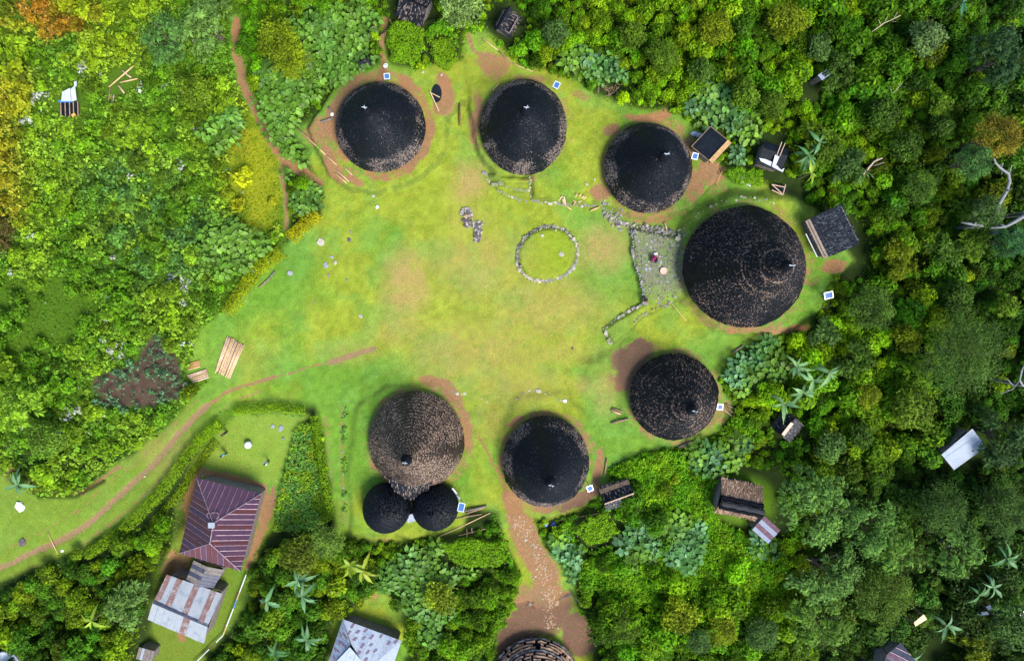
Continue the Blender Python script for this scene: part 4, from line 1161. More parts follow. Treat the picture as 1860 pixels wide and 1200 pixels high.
# ---- big trees -----------------------------------------------------------
g = np.random.default_rng(77)
TREE_CR = {
 'lumpy':   lambda s, r, h: tuft_crown('crown', s, r, h * .62),
 'feathery':lambda s, r, h: crown_mesh('crown', s, r, h * .6, 30, r * .27, int(5200 * (r / 4) ** 1.3 + 1500), .30, .28, LEAF, .55, .6, .04, ragged=.5),
 'loose':   lambda s, r, h: crown_mesh('crown', s, r, h * .6, 16, r * .34, int(1500 * (r / 4) ** 1.3 + 700), .40, .42, LEAF, .55, .6, .05, ragged=.35),
}
TREES = [ # px, py, radius px, height, kind, tone, label
 (1762,645,86,9,'feathery',(.050,.085,.026),'largest feathery dark green tree on the right side'),
 (1590,560,46,6.5,'feathery',(.052,.088,.022),'feathery olive tree left of the largest feathery tree'),
 (1668,742,44,5.5,'loose',(.075,.125,.010),'loose yellow green tree below the largest feathery tree'),
 (1500,930,70,7.5,'lumpy',(.085,.170,.038),'lumpy blue green tree right of the little purple roofed shed'),
 (1500,1040,62,7,'lumpy',(.085,.165,.040),'lumpy blue green tree below its taller neighbour, lower right'),
 (1585,960,52,7.2,'lumpy',(.070,.150,.032),'lumpy green tree with dark gaps between two blue green trees, lower right'),
 (1650,1020,56,6.5,'lumpy',(.085,.165,.028),'lumpy mid green tree above the pale tan panel'),
 (1610,1085,58,7,'feathery',(.066,.098,.020),'feathery olive tree left of the pale tan panel'),
 (1720,930,52,7,'feathery',(.038,.070,.024),'feathery dark grey green tree under the white metal roof'),
 (1755,1010,50,7,'lumpy',(.070,.145,.030),'lumpy tree left of the lower right banana clump'),
 (1500,1145,58,6.5,'lumpy',(.085,.160,.026),'lumpy tree at the bottom edge left of the dark striped roof'),
 (1825,246,46,8.5,'feathery',(.150,.105,.018),'orange brown feathery tree at the right edge'),
 (1778,290,36,8,'feathery',(.050,.100,.050),'small blue green feathery tree beside the orange brown tree'),
 (1800,385,34,7,'feathery',(.058,.092,.045),'grey green feathery tree next to the white bare trunk'),
 (1846,440,34,7.5,'feathery',(.036,.090,.052),'dark teal feathery tree right of the white bare trunk'),
 (1835,800,48,7,'lumpy',(.030,.064,.020),'dark tree at the right edge beside the white metal roof'),
 (1838,930,52,7.5,'feathery',(.034,.060,.022),'dark feathery tree at the right edge, lower half'),
 (1838,100,60,8,'lumpy',(.024,.060,.022),'very dark tree in the upper right corner'),
 (1690,66,36,5.5,'loose',(.075,.125,.045),'pale grey green tree in the upper right forest'),
 (1840,1140,46,6,'loose',(.045,.095,.022),'loose green tree in the bottom right corner'),
 (368,42,56,6.5,'lumpy',(.105,.190,.045),'grey green rounded tree left of the dirt path at the top'),
 (292,62,44,6,'lumpy',(.070,.155,.038),'dark blue green tree in the upper left'),
 (350,165,40,4.5,'loose',(.095,.155,.010),'yellow green loose tree below the grey green tree, upper left'),
 (838,12,48,5.5,'loose',(.150,.230,.070),'pale green tree beside the top black hut'),
 (500,70,46,5,'loose',(.105,.150,.006),'olive yellow tree between the broad leaved plants, top'),
 (525,100,44,4.8,'loose',(.112,.155,.006),'second olive yellow tree right of the dirt path, top'),
 (25,735,46,5.5,'lumpy',(.140,.250,.018),'light green rounded tree at the left edge'),
 (80,800,36,4.5,'loose',(.085,.160,.018),'green tree below the light green rounded tree, left edge'),
 (225,1105,44,5,'lumpy',(.105,.185,.045),'grey green tree left of the rusty corrugated shed'),
 (592,985,34,4.5,'feathery',(.098,.140,.040),'pale olive feathery tree below the crop bed'),
 (540,1010,40,4.5,'loose',(.085,.120,.010),'olive tree below the crop bed beside the bananas'),
 (800,1085,34,3.8,'loose',(.145,.200,.012),'bright yellow green tree inside the broad leaved thicket'),
 (1505,500,0,0,'',None,''),
]
for i, (px, py, r, h, kind, tone, label) in enumerate(TREES):
    if not r: continue
    p = W(px, py)
    zc = p.z + h * .8
    p = Wz(px, py, zc); p.z = gz1(p)                      # crown sits where the photo shows it
    rm = r * (CAM_H - zc) / FPX
    e = empty('tree', p, label, 'tree')
    a = MB(); a.tube([p + Vector((0, 0, -.3)), p + Vector((.1, .05, h * .3)), p + Vector((.0, .15, h * .62))], [rm * .07 + .06, rm * .055 + .04, .06], 7)
    for k in range(4):
        an = k * 1.6 + i; a.tube([p + Vector((0, 0, h * .3)), p + Vector((math.cos(an) * rm * .4, math.sin(an) * rm * .4, h * .6)), p + Vector((math.cos(an) * rm * .65, math.sin(an) * rm * .65, h * .72))], [.09, .06, .03], 5)
    a.build('trunk', BARK, e)
    c = link('crown', TREE_CR[kind](500 + i, rm, h, ), e, (0, 0, h * .36), 0)
    c['tone'] = [x * k_ for x, k_ in zip(tone, (1.35, 1.65, .75) if kind == 'feathery' else (1.45, 1.5, 1.2))]
EXTRA = []
gt = np.random.default_rng(88)
while len(EXTRA) < 34:
    x, y = gt.uniform(940, 1850), gt.uniform(10, 1190)
    r = gt.uniform(22, 40)
    if noveg_sd(np.array([x]), np.array([y]))[0] > -r - 4 or any(math.hypot(x - t[0], y - t[1]) < r + t[2] * .7 for t in list(TREES) + EXTRA) or in_ells(np.array([x]), np.array([y]), BROAD + HERB)[0] > -.3: continue
    kd = ('loose', 'lumpy', 'feathery', 'loose')[len(EXTRA) % 4]
    base = np.array([(.10, .19, .010), (.075, .155, .03), (.07, .15, .014), (.16, .22, .006)][int(gt.integers(0, 4))]) * gt.uniform(.8, 1.15)
    EXTRA.append((x, y, r, gt.uniform(3.6, 5.0), kd, base))
for i, (px, py, r, h, kind, tone) in enumerate(EXTRA):
    p = W(px, py); zc = p.z + h * .8; p = Wz(px, py, zc); p.z = gz1(p); rm = r * (CAM_H - zc) / FPX
    wd = {'loose': 'loose leaved', 'lumpy': 'tufted', 'feathery': 'fine leaved'}[kind]
    e = empty('tree', p, f'small {bush_word(tone)} {wd} tree {where(px, py)}', 'tree', 'small trees in the forest')
    MB().tube([p + Vector((0, 0, -.3)), p + Vector((.1, .05, h * .3)), p + Vector((.0, .1, h * .62))], [.15, .11, .05], 6).build('trunk', BARK, e)
    c = link('crown', TREE_CR[kind](900 + i, rm, h), e, (0, 0, h * .36)); c['tone'] = [float(x) for x in tone]
TREES = TREES + [t + ('',) for t in EXTRA]
TREE_EX = [(t[0], t[1], t[2] * .62, t[2] * .62, 0) for t in TREES if t[2]]

# ---- bushes: the coffee-like rounded bushes that cover the slopes ---------------
BEDP = [(535,765),(570,748),(592,840),(612,965),(560,968),(488,1000),(470,1010),(492,960),(508,885),(524,825)]
HEDGES = [[(529,434),(552,412),(580,386)], [(416,568),(440,528),(470,490),(516,456)], [(430,743),(500,737),(560,743)]]
def in_bed(px, py):
    d = poly_sd(px, py, BEDP)
    for pts, w in (([(406,764),(368,792),(330,842),(290,898),(235,952),(165,1003)], 13), ([(395,800),(355,850),(318,905),(270,960)], 13)): d = np.maximum(d, w + 6 - line_d(px, py, pts))
    for pts in HEDGES: d = np.maximum(d, 17 - line_d(px, py, pts))
    return d
BUSH = [crown_mesh('round_bush', 700 + i, 1.0, 1.75, (7, 9, 6, 10, 8, 12)[i], (.46, .42, .52, .38, .44, .34)[i], (420, 520, 300, 620, 380, 700)[i], (.27, .22, .36, .19, .30, .17)[i], (.58, .5, .5, .6, .35, .6)[i], LEAF, .45, .5, .05, ragged=(.22, .3, .3, .2, .4, .3)[i]) for i in range(6)]
SHRUB = [crown_mesh('leafy_shrub', 720 + i, .85, 1.1, 8, .38, 230, .30, .62, LEAF, .62, .5, .08, ragged=.2) for i in range(5)]
g = np.random.default_rng(41)
px, py = sample(-60, 1940, -70, 1290, 19.0, g)
sd = noveg_sd(px, py)
ok = (sd < -7) & ~(poly_sd(px, py, LOWPOLY) > 0) & (in_ells(px, py, BROAD) + .55 * (fbm(px / 22, py / 22, 951, 2) - .62) < -.10) & ((in_ells(px, py, HERB) < .1) | (g.random(len(px)) < .22)) & (in_ells(px, py, TREE_EX) < 0) & (in_bed(px, py) < 2)
px, py, sd = px[ok], py[ok], sd[ok]
sc = g.uniform(.5, 1.0, len(px)) ** .8 * (1 + .75 * (g.random(len(px)) < .22)) * 1.08 * (.8 + .5 * fbm(px / 60, py / 60, 90, 2)) * np.where(sd > -22, .72, 1.0)
sc = sc * np.where((py < 260) & (px < 900), .85, 1)
tn = tone_bush(px, py) * (1 + .30 * g.normal(size=len(px)).clip(-1.6, 1.6))[:, None] * (1 + g.normal(0, .10, (len(px), 3)) * np.array([.9, .3, 1]))
inside = (px > 20) & (px < 1840) & (py > 20) & (py < 1180)
order = np.argsort(-(sc + 10 * inside))
pick = order[:285]; rest = order[285:]
var = g.integers(0, 6, len(px)); yaw = g.uniform(0, 6.283, len(px))
BUSH_OBS = []
for i in pick:
    z = zone_name(px[i], py[i]); w = bush_word(tn[i])
    BUSH_OBS.append(put('round_bush', BUSH[var[i]], px[i], py[i], yaw[i], sc[i], tn[i], f'{size_word(sc[i], .95, 1.2)} {w} rounded bush {where(px[i], py[i])}', 'bush', f'bushes, {z}'))

def scatter(name, sources, px, py, yaw, sc, var, tn, zs, kind_label):
    """one object for the mass of plants nobody could count: instances on points"""
    X, Y, Z = Wv(px, py)
    me = bpy.data.meshes.new(name)
    me.vertices.add(len(px)); me.vertices.foreach_set('co', np.stack([X, Y, Z], -1).astype(np.float32).ravel())
    for an, a in (('yaw', yaw), ('scl', sc)):
        at = me.attributes.new(an, 'FLOAT', 'POINT'); at.data.foreach_set('value', np.asarray(a, np.float32))
    at = me.attributes.new('pick', 'INT', 'POINT'); at.data.foreach_set('value', np.asarray(var, np.int32))
    at = me.attributes.new('tone', 'FLOAT_VECTOR', 'POINT'); at.data.foreach_set('vector', np.asarray(tn, np.float32).ravel())
    o = link(name, me); tag(o, kind_label, None, None, 'stuff')
    ng = bpy.data.node_groups.new(name, 'GeometryNodeTree')
    ng.interface.new_socket('Geometry', in_out='INPUT', socket_type='NodeSocketGeometry')
    ng.interface.new_socket('Geometry', in_out='OUTPUT', socket_type='NodeSocketGeometry')
    n_in = ng.nodes.new('NodeGroupInput'); n_out = ng.nodes.new('NodeGroupOutput')
    iop = ng.nodes.new('GeometryNodeInstanceOnPoints')
    jn = ng.nodes.new('GeometryNodeJoinGeometry')
    for s in sources:
        oi = ng.nodes.new('GeometryNodeObjectInfo'); oi.transform_space = 'ORIGINAL'
        oi.inputs['Object'].default_value = s; oi.inputs['As Instance'].default_value = True
        ng.links.new(oi.outputs['Geometry'], jn.inputs[0])
    def attr(nm, ty):
        a = ng.nodes.new('GeometryNodeInputNamedAttribute'); a.data_type = ty; a.inputs['Name'].default_value = nm
        return a.outputs[0]
    cx = ng.nodes.new('ShaderNodeCombineXYZ'); ng.links.new(attr('yaw', 'FLOAT'), cx.inputs[2])
    er = ng.nodes.new('FunctionNodeEulerToRotation'); ng.links.new(cx.outputs[0], er.inputs[0])
    ng.links.new(n_in.outputs[0], iop.inputs['Points']); ng.links.new(jn.outputs[0], iop.inputs['Instance'])
    iop.inputs['Pick Instance'].default_value = True
    ng.links.new(attr('pick', 'INT'), iop.inputs['Instance Index'])
    ng.links.new(er.outputs[0], iop.inputs['Rotation'])
    ng.links.new(attr('scl', 'FLOAT'), iop.inputs['Scale'])
    ng.links.new(iop.outputs[0], n_out.inputs[0])
    md = o.modifiers.new('scatter', 'NODES'); md.node_group = ng
    return o
def variants(obs, meshes):
    out = []
    for m in meshes:
        for o in obs:
            if o.data == m: out.append(o); break
    return out
scatter('bush_thicket', variants(BUSH_OBS, BUSH), px[rest], py[rest], yaw[rest], sc[rest], var[rest] % 6, tn[rest], 1, 'dense green thicket of rounded bushes covering the slopes around the village')

# ---- leafy shrubs of the left slope and the edges --------------------------------
g = np.random.default_rng(43)
px, py = sample(-50, 560, -60, 900, 27, g)
ok = (poly_sd(px, py, LOWPOLY) > 4) & (noveg_sd(px, py) < -10) & (in_bed(px, py) < -5) & (in_ells(px, py, BROAD) < -.1) & (in_ells(px, py, TREE_EX) < -.1) & (poly_sd(px, py, SOIL) < -6)
ok &= ~((ell(px, py, 462, 320, 48, 120, -8) > 0) & (g.random(len(px)) < .7)) & ~((ell(px, py, 60, 570, 130, 75, -10) > .1) & (g.random(len(px)) < .6))
px, py = px[ok], py[ok]
sc = g.uniform(.55, 1.25, len(px)) ** 1.2 * (.75 + .75 * fbm(px / 50, py / 50, 92, 2)) * np.where(g.random(len(px)) < .12, 1.35, 1.0)
tn = 1.12 * tone_low(px, py) * (1 + .28 * g.normal(size=len(px)).clip(-1.5, 1.5))[:, None]
inside = (px > -5) & (py > -5)
order = np.argsort(-(sc + 10 * inside)); var = g.integers(0, 5, len(px)); yaw = g.uniform(0, 6.283, len(px))
SHRUB_OBS = []
for i in order[:280]:
    z = zone_name(px[i], py[i]); w = bush_word(tn[i])
    if tn[i][0] > tn[i][1] * 1.05: w = 'orange brown'
    SHRUB_OBS.append(put('leafy_shrub', SHRUB[var[i]], px[i], py[i], yaw[i], sc[i], tn[i], f'{size_word(sc[i], .75, 1.0)} {w} leafy shrub {where(px[i], py[i])}', 'shrub', f'shrubs, {z}'))
# edge shrubs of the clearing
px2, py2 = sample(560, 1560, 20, 1180, 15, g)
sd = noveg_sd(px2, py2)
ok = (sd < -2) & (sd > -15) & (in_ells(px2, py2, BROAD) < 0) & (in_bed(px2, py2) < 3)
px2, py2 = px2[ok], py2[ok]
tn2 = tone_bush(px2, py2) * 1.25 * (1 + .25 * g.normal(size=len(px2)).clip(-1.5, 1.5))[:, None]
i_rest = order[280:]
scatter('shrub_border', variants(SHRUB_OBS, SHRUB), np.r_[px[i_rest], px2], np.r_[py[i_rest], py2], g.uniform(0, 6.28, len(i_rest) + len(px2)),
        np.r_[sc[i_rest], g.uniform(.35, .7, len(px2))], g.integers(0, 5, len(i_rest) + len(px2)), np.r_[tn[i_rest], tn2], 1, 'low green shrubs bordering the village clearing')

# ---- broad-leaved plants (taro-like) --------------------------------------------
def broad_mesh(seed, n=11):
    g = np.random.default_rng(seed); v = []; f = []; t = []
    for i in range(n):
        a = i * 2.4 + g.uniform(-.3, .3); r = .18 + .62 * math.sqrt((i + .3) / n) * g.uniform(.8, 1.2); h = g.uniform(.75, 1.0) * (1.25 - .55 * r)
        c = np.array([r * math.cos(a), r * math.sin(a), h]); L = g.uniform(.38, .62); Wd = L * .72
        d = np.array([math.cos(a), math.sin(a), -g.uniform(.15, .55)]); d /= np.linalg.norm(d)
        s = np.array([-math.sin(a), math.cos(a), g.uniform(-.25, .25)]); nn = np.cross(d, s)
        k = len(v)
        mid = [c - d * L * .4, c + nn * .0, c + d * L * .55 - nn * .06]
        P = [c - d * L * .30, c - d * L * .45 + s * Wd * .36 + nn * .05, c + s * Wd * .5 + nn * .07, c + d * L * .35 + s * Wd * .28 + nn * .02, c + d * L * .6 - nn * .05,
             c + d * L * .35 - s * Wd * .28 + nn * .02, c - s * Wd * .5 + nn * .07, c - d * L * .45 - s * Wd * .36 + nn * .05]
        v += P; f += [(k, k + 1, k + 2, k + 3), (k, k + 3, k + 4, k + 4)]
        f = f[:-1] + [(k, k + 3, k + 4, k + 5), (k, k + 5, k + 6, k + 7)]
        # stalk
        b = np.array([.04 * math.cos(a), .04 * math.sin(a), 0]); q = len(v)
        v += [b - s * .015, b + s * .015, P[0] + s * .012, P[0] - s * .012]; f.append((q, q + 1, q + 2, q + 3))
        tt = g.uniform(.2, .95); t += [tt] * 12
    return mesh_np('broadleaf_plant', np.array(v), np.array(f), LEAFBIG, {'tint': np.array(t)})
BROADM = [broad_mesh(800 + i) for i in range(5)]
g = np.random.default_rng(47)
px, py = sample(-20, 1880, -20, 1220, 13.0, g)
m = in_ells(px, py, BROAD)
m = m + .55 * (fbm(px / 22, py / 22, 951, 2) - .62)
ok = (m > -.10) & (noveg_sd(px, py) < -3) & (in_bed(px, py) < 0) & (in_ells(px, py, [(1410, 945, 30, 28, 0)]) < 0)
px, py = px[ok], py[ok]
n = fbm(px / 40, py / 40, 95, 2)
tn = mixt(T(.050, .135, .030), T(.090, .185, .016), sstep(.35, .6, n)); tn = mixt(tn, T(.095, .215, .085), (g.random(len(px)) < .16) * 1.0)
lf = (px < 900)
tn = mixt(tn, T(.080, .180, .014), lf * .65)
tn = mixt(tn, T(.105, .205, .02), np.clip(3 * ell(px, py, 430, 450, 55, 45, 20), 0, 1) * .8)
tn = 1.2 * tn * (1 + .22 * g.normal(size=len(px)).clip(-1.5, 1.5))[:, None]
sc = g.uniform(.85, 1.5, len(px))
order = np.argsort(-sc); BOBS = []; var = g.integers(0, 5, len(px)); yaw = g.uniform(0, 6.28, len(px))
for i in order[:290]:
    z = zone_name(px[i], py[i]); w = 'bluish' if tn[i][2] > .06 else ('pale green' if tn[i][1] > .2 else 'green')
    BOBS.append(put('broadleaf_plant', BROADM[var[i]], px[i], py[i], yaw[i], sc[i], tn[i], f'{size_word(sc[i], 1.25, 1.4)} {w} broad leaved plant {where(px[i], py[i])}', 'plant', f'broad leaved plants, {z}', h=.35))
i_ = order[290:]
if len(i_):
    scatter('broadleaf_patch', variants(BOBS, BROADM), px[i_], py[i_], yaw[i_], sc[i_], var[i_], tn[i_], 1, 'patches of broad leaved plants among the bushes')

# ---- banana plants ---------------------------------------------------------------
def banana_leaf(seed, L=2.1, Wd=.44):
    g = np.random.default_rng(seed); n = 9; v = []; f = []; t = []
    droop = g.uniform(.3, 1.7)
    for i in range(n + 1):
        u = i / n; x = L * u * (1 - .12 * u); z = .55 * u * (1 - .3 * u) - droop * u * u * .9
        w = Wd * (.12 + .88 * math.sin(min(1, u * 1.15 + .06) * math.pi) ** .7) / 2 if i not in (0, n) else .03
        jag = g.uniform(.75, 1.1, 2)
        v += [(x, w * jag[0], z + .25 * w), (x, 0, z), (x, -w * jag[1], z + .25 * w)]; t += [g.uniform(.3, .7), .95, g.uniform(.3, .7)]
    for i in range(n):
        a = 3 * i; f += [(a, a + 1, a + 4, a + 3), (a + 1, a + 2, a + 5, a + 4)]
    return mesh_np('leaf', np.array(v), np.array(f), LEAFBIG, {'tint': np.array(t)})
BLEAF = [banana_leaf(850 + i, 1.7 + .15 * i) for i in range(5)]
BAN = [(1470,690,3.2,0,'with pale ribbed leaves, topmost above the small dark hut'),(1500,676,3.4,0,'with pale leaves, right end of the clump above the small dark hut'),(1452,712,2.8,0,'with broad leaves in the middle of the clump above the small dark hut'),
       (1418,732,2.6,0,'leaning over the small dark hut with the tan ridge plank'),(1440,665,2.6,0,'nearest the broad leaved plants right of the brown ringed house'),
       (1482,262,3.0,1,'with dark leaves above the pole frame, right of the white sheeted shed'),(1462,286,2.6,1,'with dark leaves right next to the white sheeted shed'),(1466,318,2.4,2,'with yellowish leaves below the white sheeted shed'),
       (638,1022,2.4,2,'with bright yellow green leaves below the two small round huts'),(660,1030,2.0,3,'with one orange dead leaf below the two small round huts'),
       (488,1088,2.6,4,'with blue green leaves right of the striped pipe'),(545,1050,2.6,4,'with blue green leaves right of the upper end of the striped pipe'),(552,1078,2.2,4,'smaller blue green one between bushes, lower left'),(502,1178,2.2,1,'at the bottom edge left of the patched white roof'),
       (1742,8,3.4,5,'with dark blue green narrow leaves at the top edge, upper right'),(1795,1062,3.2,4,'with long green leaves above the two white panels'),(1770,1075,2.8,1,'with dark leaves left of the two white panels'),(1710,1130,2.4,4,'with split leaves beside the pale tan panel'),
       (35,880,2.0,4,'small blue green one at the left edge near the white rock'),(560,1155,2.2,1,'left of the patched white roof among bushes'),(1640,1190,1.8,4,'growing over the dark striped roof at the bottom edge'),(175,1120,2.4,2,'with light leaves left of the rusty corrugated shed'),(1820,1010,2.6,1,'with dark drooping leaves at the right edge, lower part')]
BT = [(.12, .235, .085), (.06, .155, .05), (.18, .27, .02), (.20, .25, .02), (.095, .205, .085), (.04, .14, .07)]
g = np.random.default_rng(49)
for i, (px_, py_, h, k, lab) in enumerate(BAN):
    p = W(px_, py_); p = Wz(px_, py_, p.z + h); z0 = gz1(p); p.z = z0; h += .9
    e = empty('banana_plant', p, 'banana plant ' + lab, 'banana plant')
    MB().tube([p, p + Vector((.04, .03, h * .5)), p + Vector((.06, .08, h))], [.16, .13, .09], 8).build('trunk', BANANASTEM, e)
    nl = 8
    for j in range(nl):
        o = link('leaf', BLEAF[int(g.integers(0, 5))], e, (.06, .08, h - .1), j * 2.4 + g.uniform(-.7, .7), g.uniform(.6, 1.25))
        o.rotation_euler.y = g.normal(-.1, .3); o.rotation_euler.x = g.normal(0, .35)
        t_ = np.array(BT[k]) * g.uniform(.75, 1.3)
        if k == 3 and j < 2: t_ = np.array((.34, .2, .02)); tag(o, 'withered orange leaf')
        o['tone'] = [float(x) for x in t_]

# ---- undergrowth: one mass of small leaves between everything ---------------------
def rosettes(name, px, py, h, tone, L, nl, seed, label, flat=.75):
    g = np.random.default_rng(seed); n = len(px)
    X, Y, Z = Wv(px, py, 0.0)
    a = (np.arange(nl)[None] * 2.399 + g.uniform(0, 6.28, n)[:, None]) + g.normal(0, .2, (n, nl))
    Ls = L[:, None] * g.uniform(.6, 1.25, (n, nl))
    d = np.stack([np.cos(a), np.sin(a), g.normal(-.15, .25, (n, nl))], -1)
    P = np.stack([X, Y, Z + h], -1)[:, None] + d * (Ls * .55)[..., None]
    P[..., 2] += g.normal(0, .06, (n, nl))
    Nn = np.stack([np.cos(a) * .35, np.sin(a) * .35, np.full((n, nl), flat)], -1) + g.normal(0, .22, (n, nl, 3))
    v, f = leaf_quads(P.reshape(-1, 3), Nn.reshape(-1, 3), Ls.ravel(), (Ls * g.uniform(.4, .65, (n, nl))).ravel(), g, d.reshape(-1, 3))
    t = np.clip(.5 + .22 * g.normal(size=(n, nl)), 0, 1).ravel()
    me = mesh_np(name, v, f, LEAFCOL, {'tint': np.repeat(t, 4), 'col': np.repeat(np.repeat(tone, nl, 0), 4, 0)})
    return tag(link(name, me), label, None, None, 'stuff')
g = np.random.default_rng(53)
px, py = sample(-70, 1930, -70, 1270, 5.6, g)
low = poly_sd(px, py, LOWPOLY) > 0
herb = in_ells(px, py, HERB) > -.05
sd = noveg_sd(px, py)
keep = (sd < -1) & (in_bed(px, py) < 3) & (low | herb | (g.random(len(px)) < .65)) & ~((poly_sd(px, py, SOIL) > -3) & (g.random(len(px)) < .62))
px, py, low, herb, sd = px[keep], py[keep], low[keep], herb[keep], sd[keep]
tone = tone_bush(px, py) * .9
tone[low] = tone_low(px[low], py[low])
hb = mixt(T(.120, .310, .006), T(.190, .360, .008), sstep(.35, .65, fbm(px / 40, py / 40, 97, 2)))
tone[herb & ~low] = hb[herb & ~low]
lump = fbm(px / 16, py / 16, 98, 3)
h = np.where(low, .05 + 1.25 * np.clip(lump - .3, 0, 1), np.where(herb, .4 + 1.5 * np.clip(fbm(px / 30, py / 30, 99, 2) - .2, 0, 1), .2)) * sstep(0, -14, sd)
flatg = np.clip(3 * ell(px, py, 60, 570, 130, 75, -10), 0, 1) + np.clip(3 * ell(px, py, 462, 320, 52, 130, -8), 0, 1)
h = h * (1 - .7 * np.clip(flatg, 0, 1))
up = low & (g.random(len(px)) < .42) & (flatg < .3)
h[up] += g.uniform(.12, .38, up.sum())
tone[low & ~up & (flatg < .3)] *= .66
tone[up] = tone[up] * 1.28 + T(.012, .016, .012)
so2 = poly_sd(px, py, SOIL) > -3
tone[so2] = T(.085, .185, .075)
tone = tone * (1 + .26 * g.normal(size=len(px)).clip(-1.7, 1.7))[:, None]
wf = (g.random(len(px)) < .5) & (in_ells(px, py, [(215,640,18,16,0),(130,745,26,12,-20),(100,790,20,12,0),(330,300,14,20,0),(70,170,20,20,0),(270,270,14,14,0),(150,130,10,14,0),(330,510,20,20,0),(290,780,10,8,0),(60,215,22,16,0)]) > 0) | (low & (g.random(len(px)) < .008))
tone[wf] = T(.42, .46, .38)
L = np.where(low, .19, np.where(herb, .36, .24)) * g.uniform(.7, 1.4, len(px)) * np.where(flatg > .3, .95, 1) * np.where(up, g.uniform(1.3, 2.7, len(px)), .8)
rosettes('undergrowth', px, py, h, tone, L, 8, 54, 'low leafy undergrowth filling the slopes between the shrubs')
g = np.random.default_rng(56)
px, py = sample(560, 1500, 40, 1120, 4.2, g)
he = in_ells(px, py, HERB) + .35 * (fbm(px / 18, py / 18, 971, 2) - .5)
keep = (he > 0) & (noveg_sd(px, py) < 0) & (in_ells(px, py, BROAD) < .05)
px, py, he = px[keep], py[keep], he[keep]
lum = fbm(px / 22, py / 22, 973, 3)
tone = mixt(T(.100, .300, .008), T(.175, .365, .010), sstep(.35, .65, fbm(px / 30, py / 30, 975, 2))) * (1 + .18 * g.normal(size=len(px)).clip(-1.5, 1.5))[:, None]
rosettes('tall_herbs', px, py, .35 + 1.9 * np.clip(lum - .22, 0, 1) * sstep(0, .15, he), tone, g.uniform(.15, .28, len(px)), 8, 55, 'bright green tall herbs in soft mounds below and beside the thatched huts', .7)
# crop bed beside the garden and little rows of plants
g = np.random.default_rng(57)
px, py = sample(480, 660, 730, 985, 3.7, g)
bed = poly_sd(px, py, [(540,772),(566,765),(575,830),(598,945),(560,962),(500,962),(510,885),(526,825)])
row = np.maximum(6 - np.abs(px - 626), 0) * (py > 738) * (py < 930) * (fbm(px / 10, py / 14, 3, 2) > .5)
keep = (bed > 0) | (row > 2)
px, py, bed = px[keep], py[keep], bed[keep]
tone = mixt(T(.14, .32, .050), T(.20, .37, .018), sstep(.4, .62, fbm(px / 18, py / 18, 12, 2)))
yl_ = (g.random(len(px)) < .04); tone[yl_] = T(.36, .33, .02)
tone = tone * (1 + .2 * g.normal(size=len(px)).clip(-1.5, 1.5))[:, None]
rosettes('crop_leaves', px, py, np.where(bed > 0, .35 + .35 * g.random(len(px)), .2), tone, g.uniform(.18, .32, len(px)), 7, 58, 'bed of light green leafy crops beside the sunken garden')
# short grass and weeds on banks and along the edges of the clearing
g = np.random.default_rng(59)
px, py = sample(0, 1560, 90, 1200, 6.0, g)
sd = noveg_sd(px, py)
gb = np.gradient(terrain(px, py)) if False else None
bkv = np.abs(terrain(px + 4, py) - terrain(px - 4, py)) + np.abs(terrain(px, py + 4) - terrain(px, py - 4))
dmask = np.zeros(len(px))
for cx, cy, rx, ry, rot, s in DIRT: dmask = np.maximum(dmask, ell(px, py, cx, cy, rx, ry, rot))
scat = (sd > 4) & (g.random(len(px)) < .09) & (poly_sd(px, py, YARD) < 0)
edge = scat | ((sd > -3) & (sd < 10) & (g.random(len(px)) < .6)) | ((bkv > .16) & (sd > 0) & (g.random(len(px)) < .75))
for cx, cy, rx, ry, *_ in HOUSES: edge &= ell(px, py, cx, cy, rx * 1.02, ry * 1.02) < 0
for pts, w, s in PATHS: edge &= line_d(px, py, pts) > w
edge &= (dmask < 0) & (poly_sd(px, py, GARDEN) < 2) | (edge & (poly_sd(px, py, GARDEN) > -3) & (bkv > .16))
px, py = px[edge], py[edge]
tone = mixt(T(.105, .205, .010), T(.18, .25, .012), sstep(.4, .6, fbm(px / 30, py / 30, 14, 2))) * (1 + .2 * g.normal(size=len(px)).clip(-1.5, 1.5))[:, None]
rosettes('grass_tufts', px, py, np.full(len(px), .03), tone, g.uniform(.10, .22, len(px)), 6, 60, 'short weeds and grass tufts on the banks and edges of the green', .6)

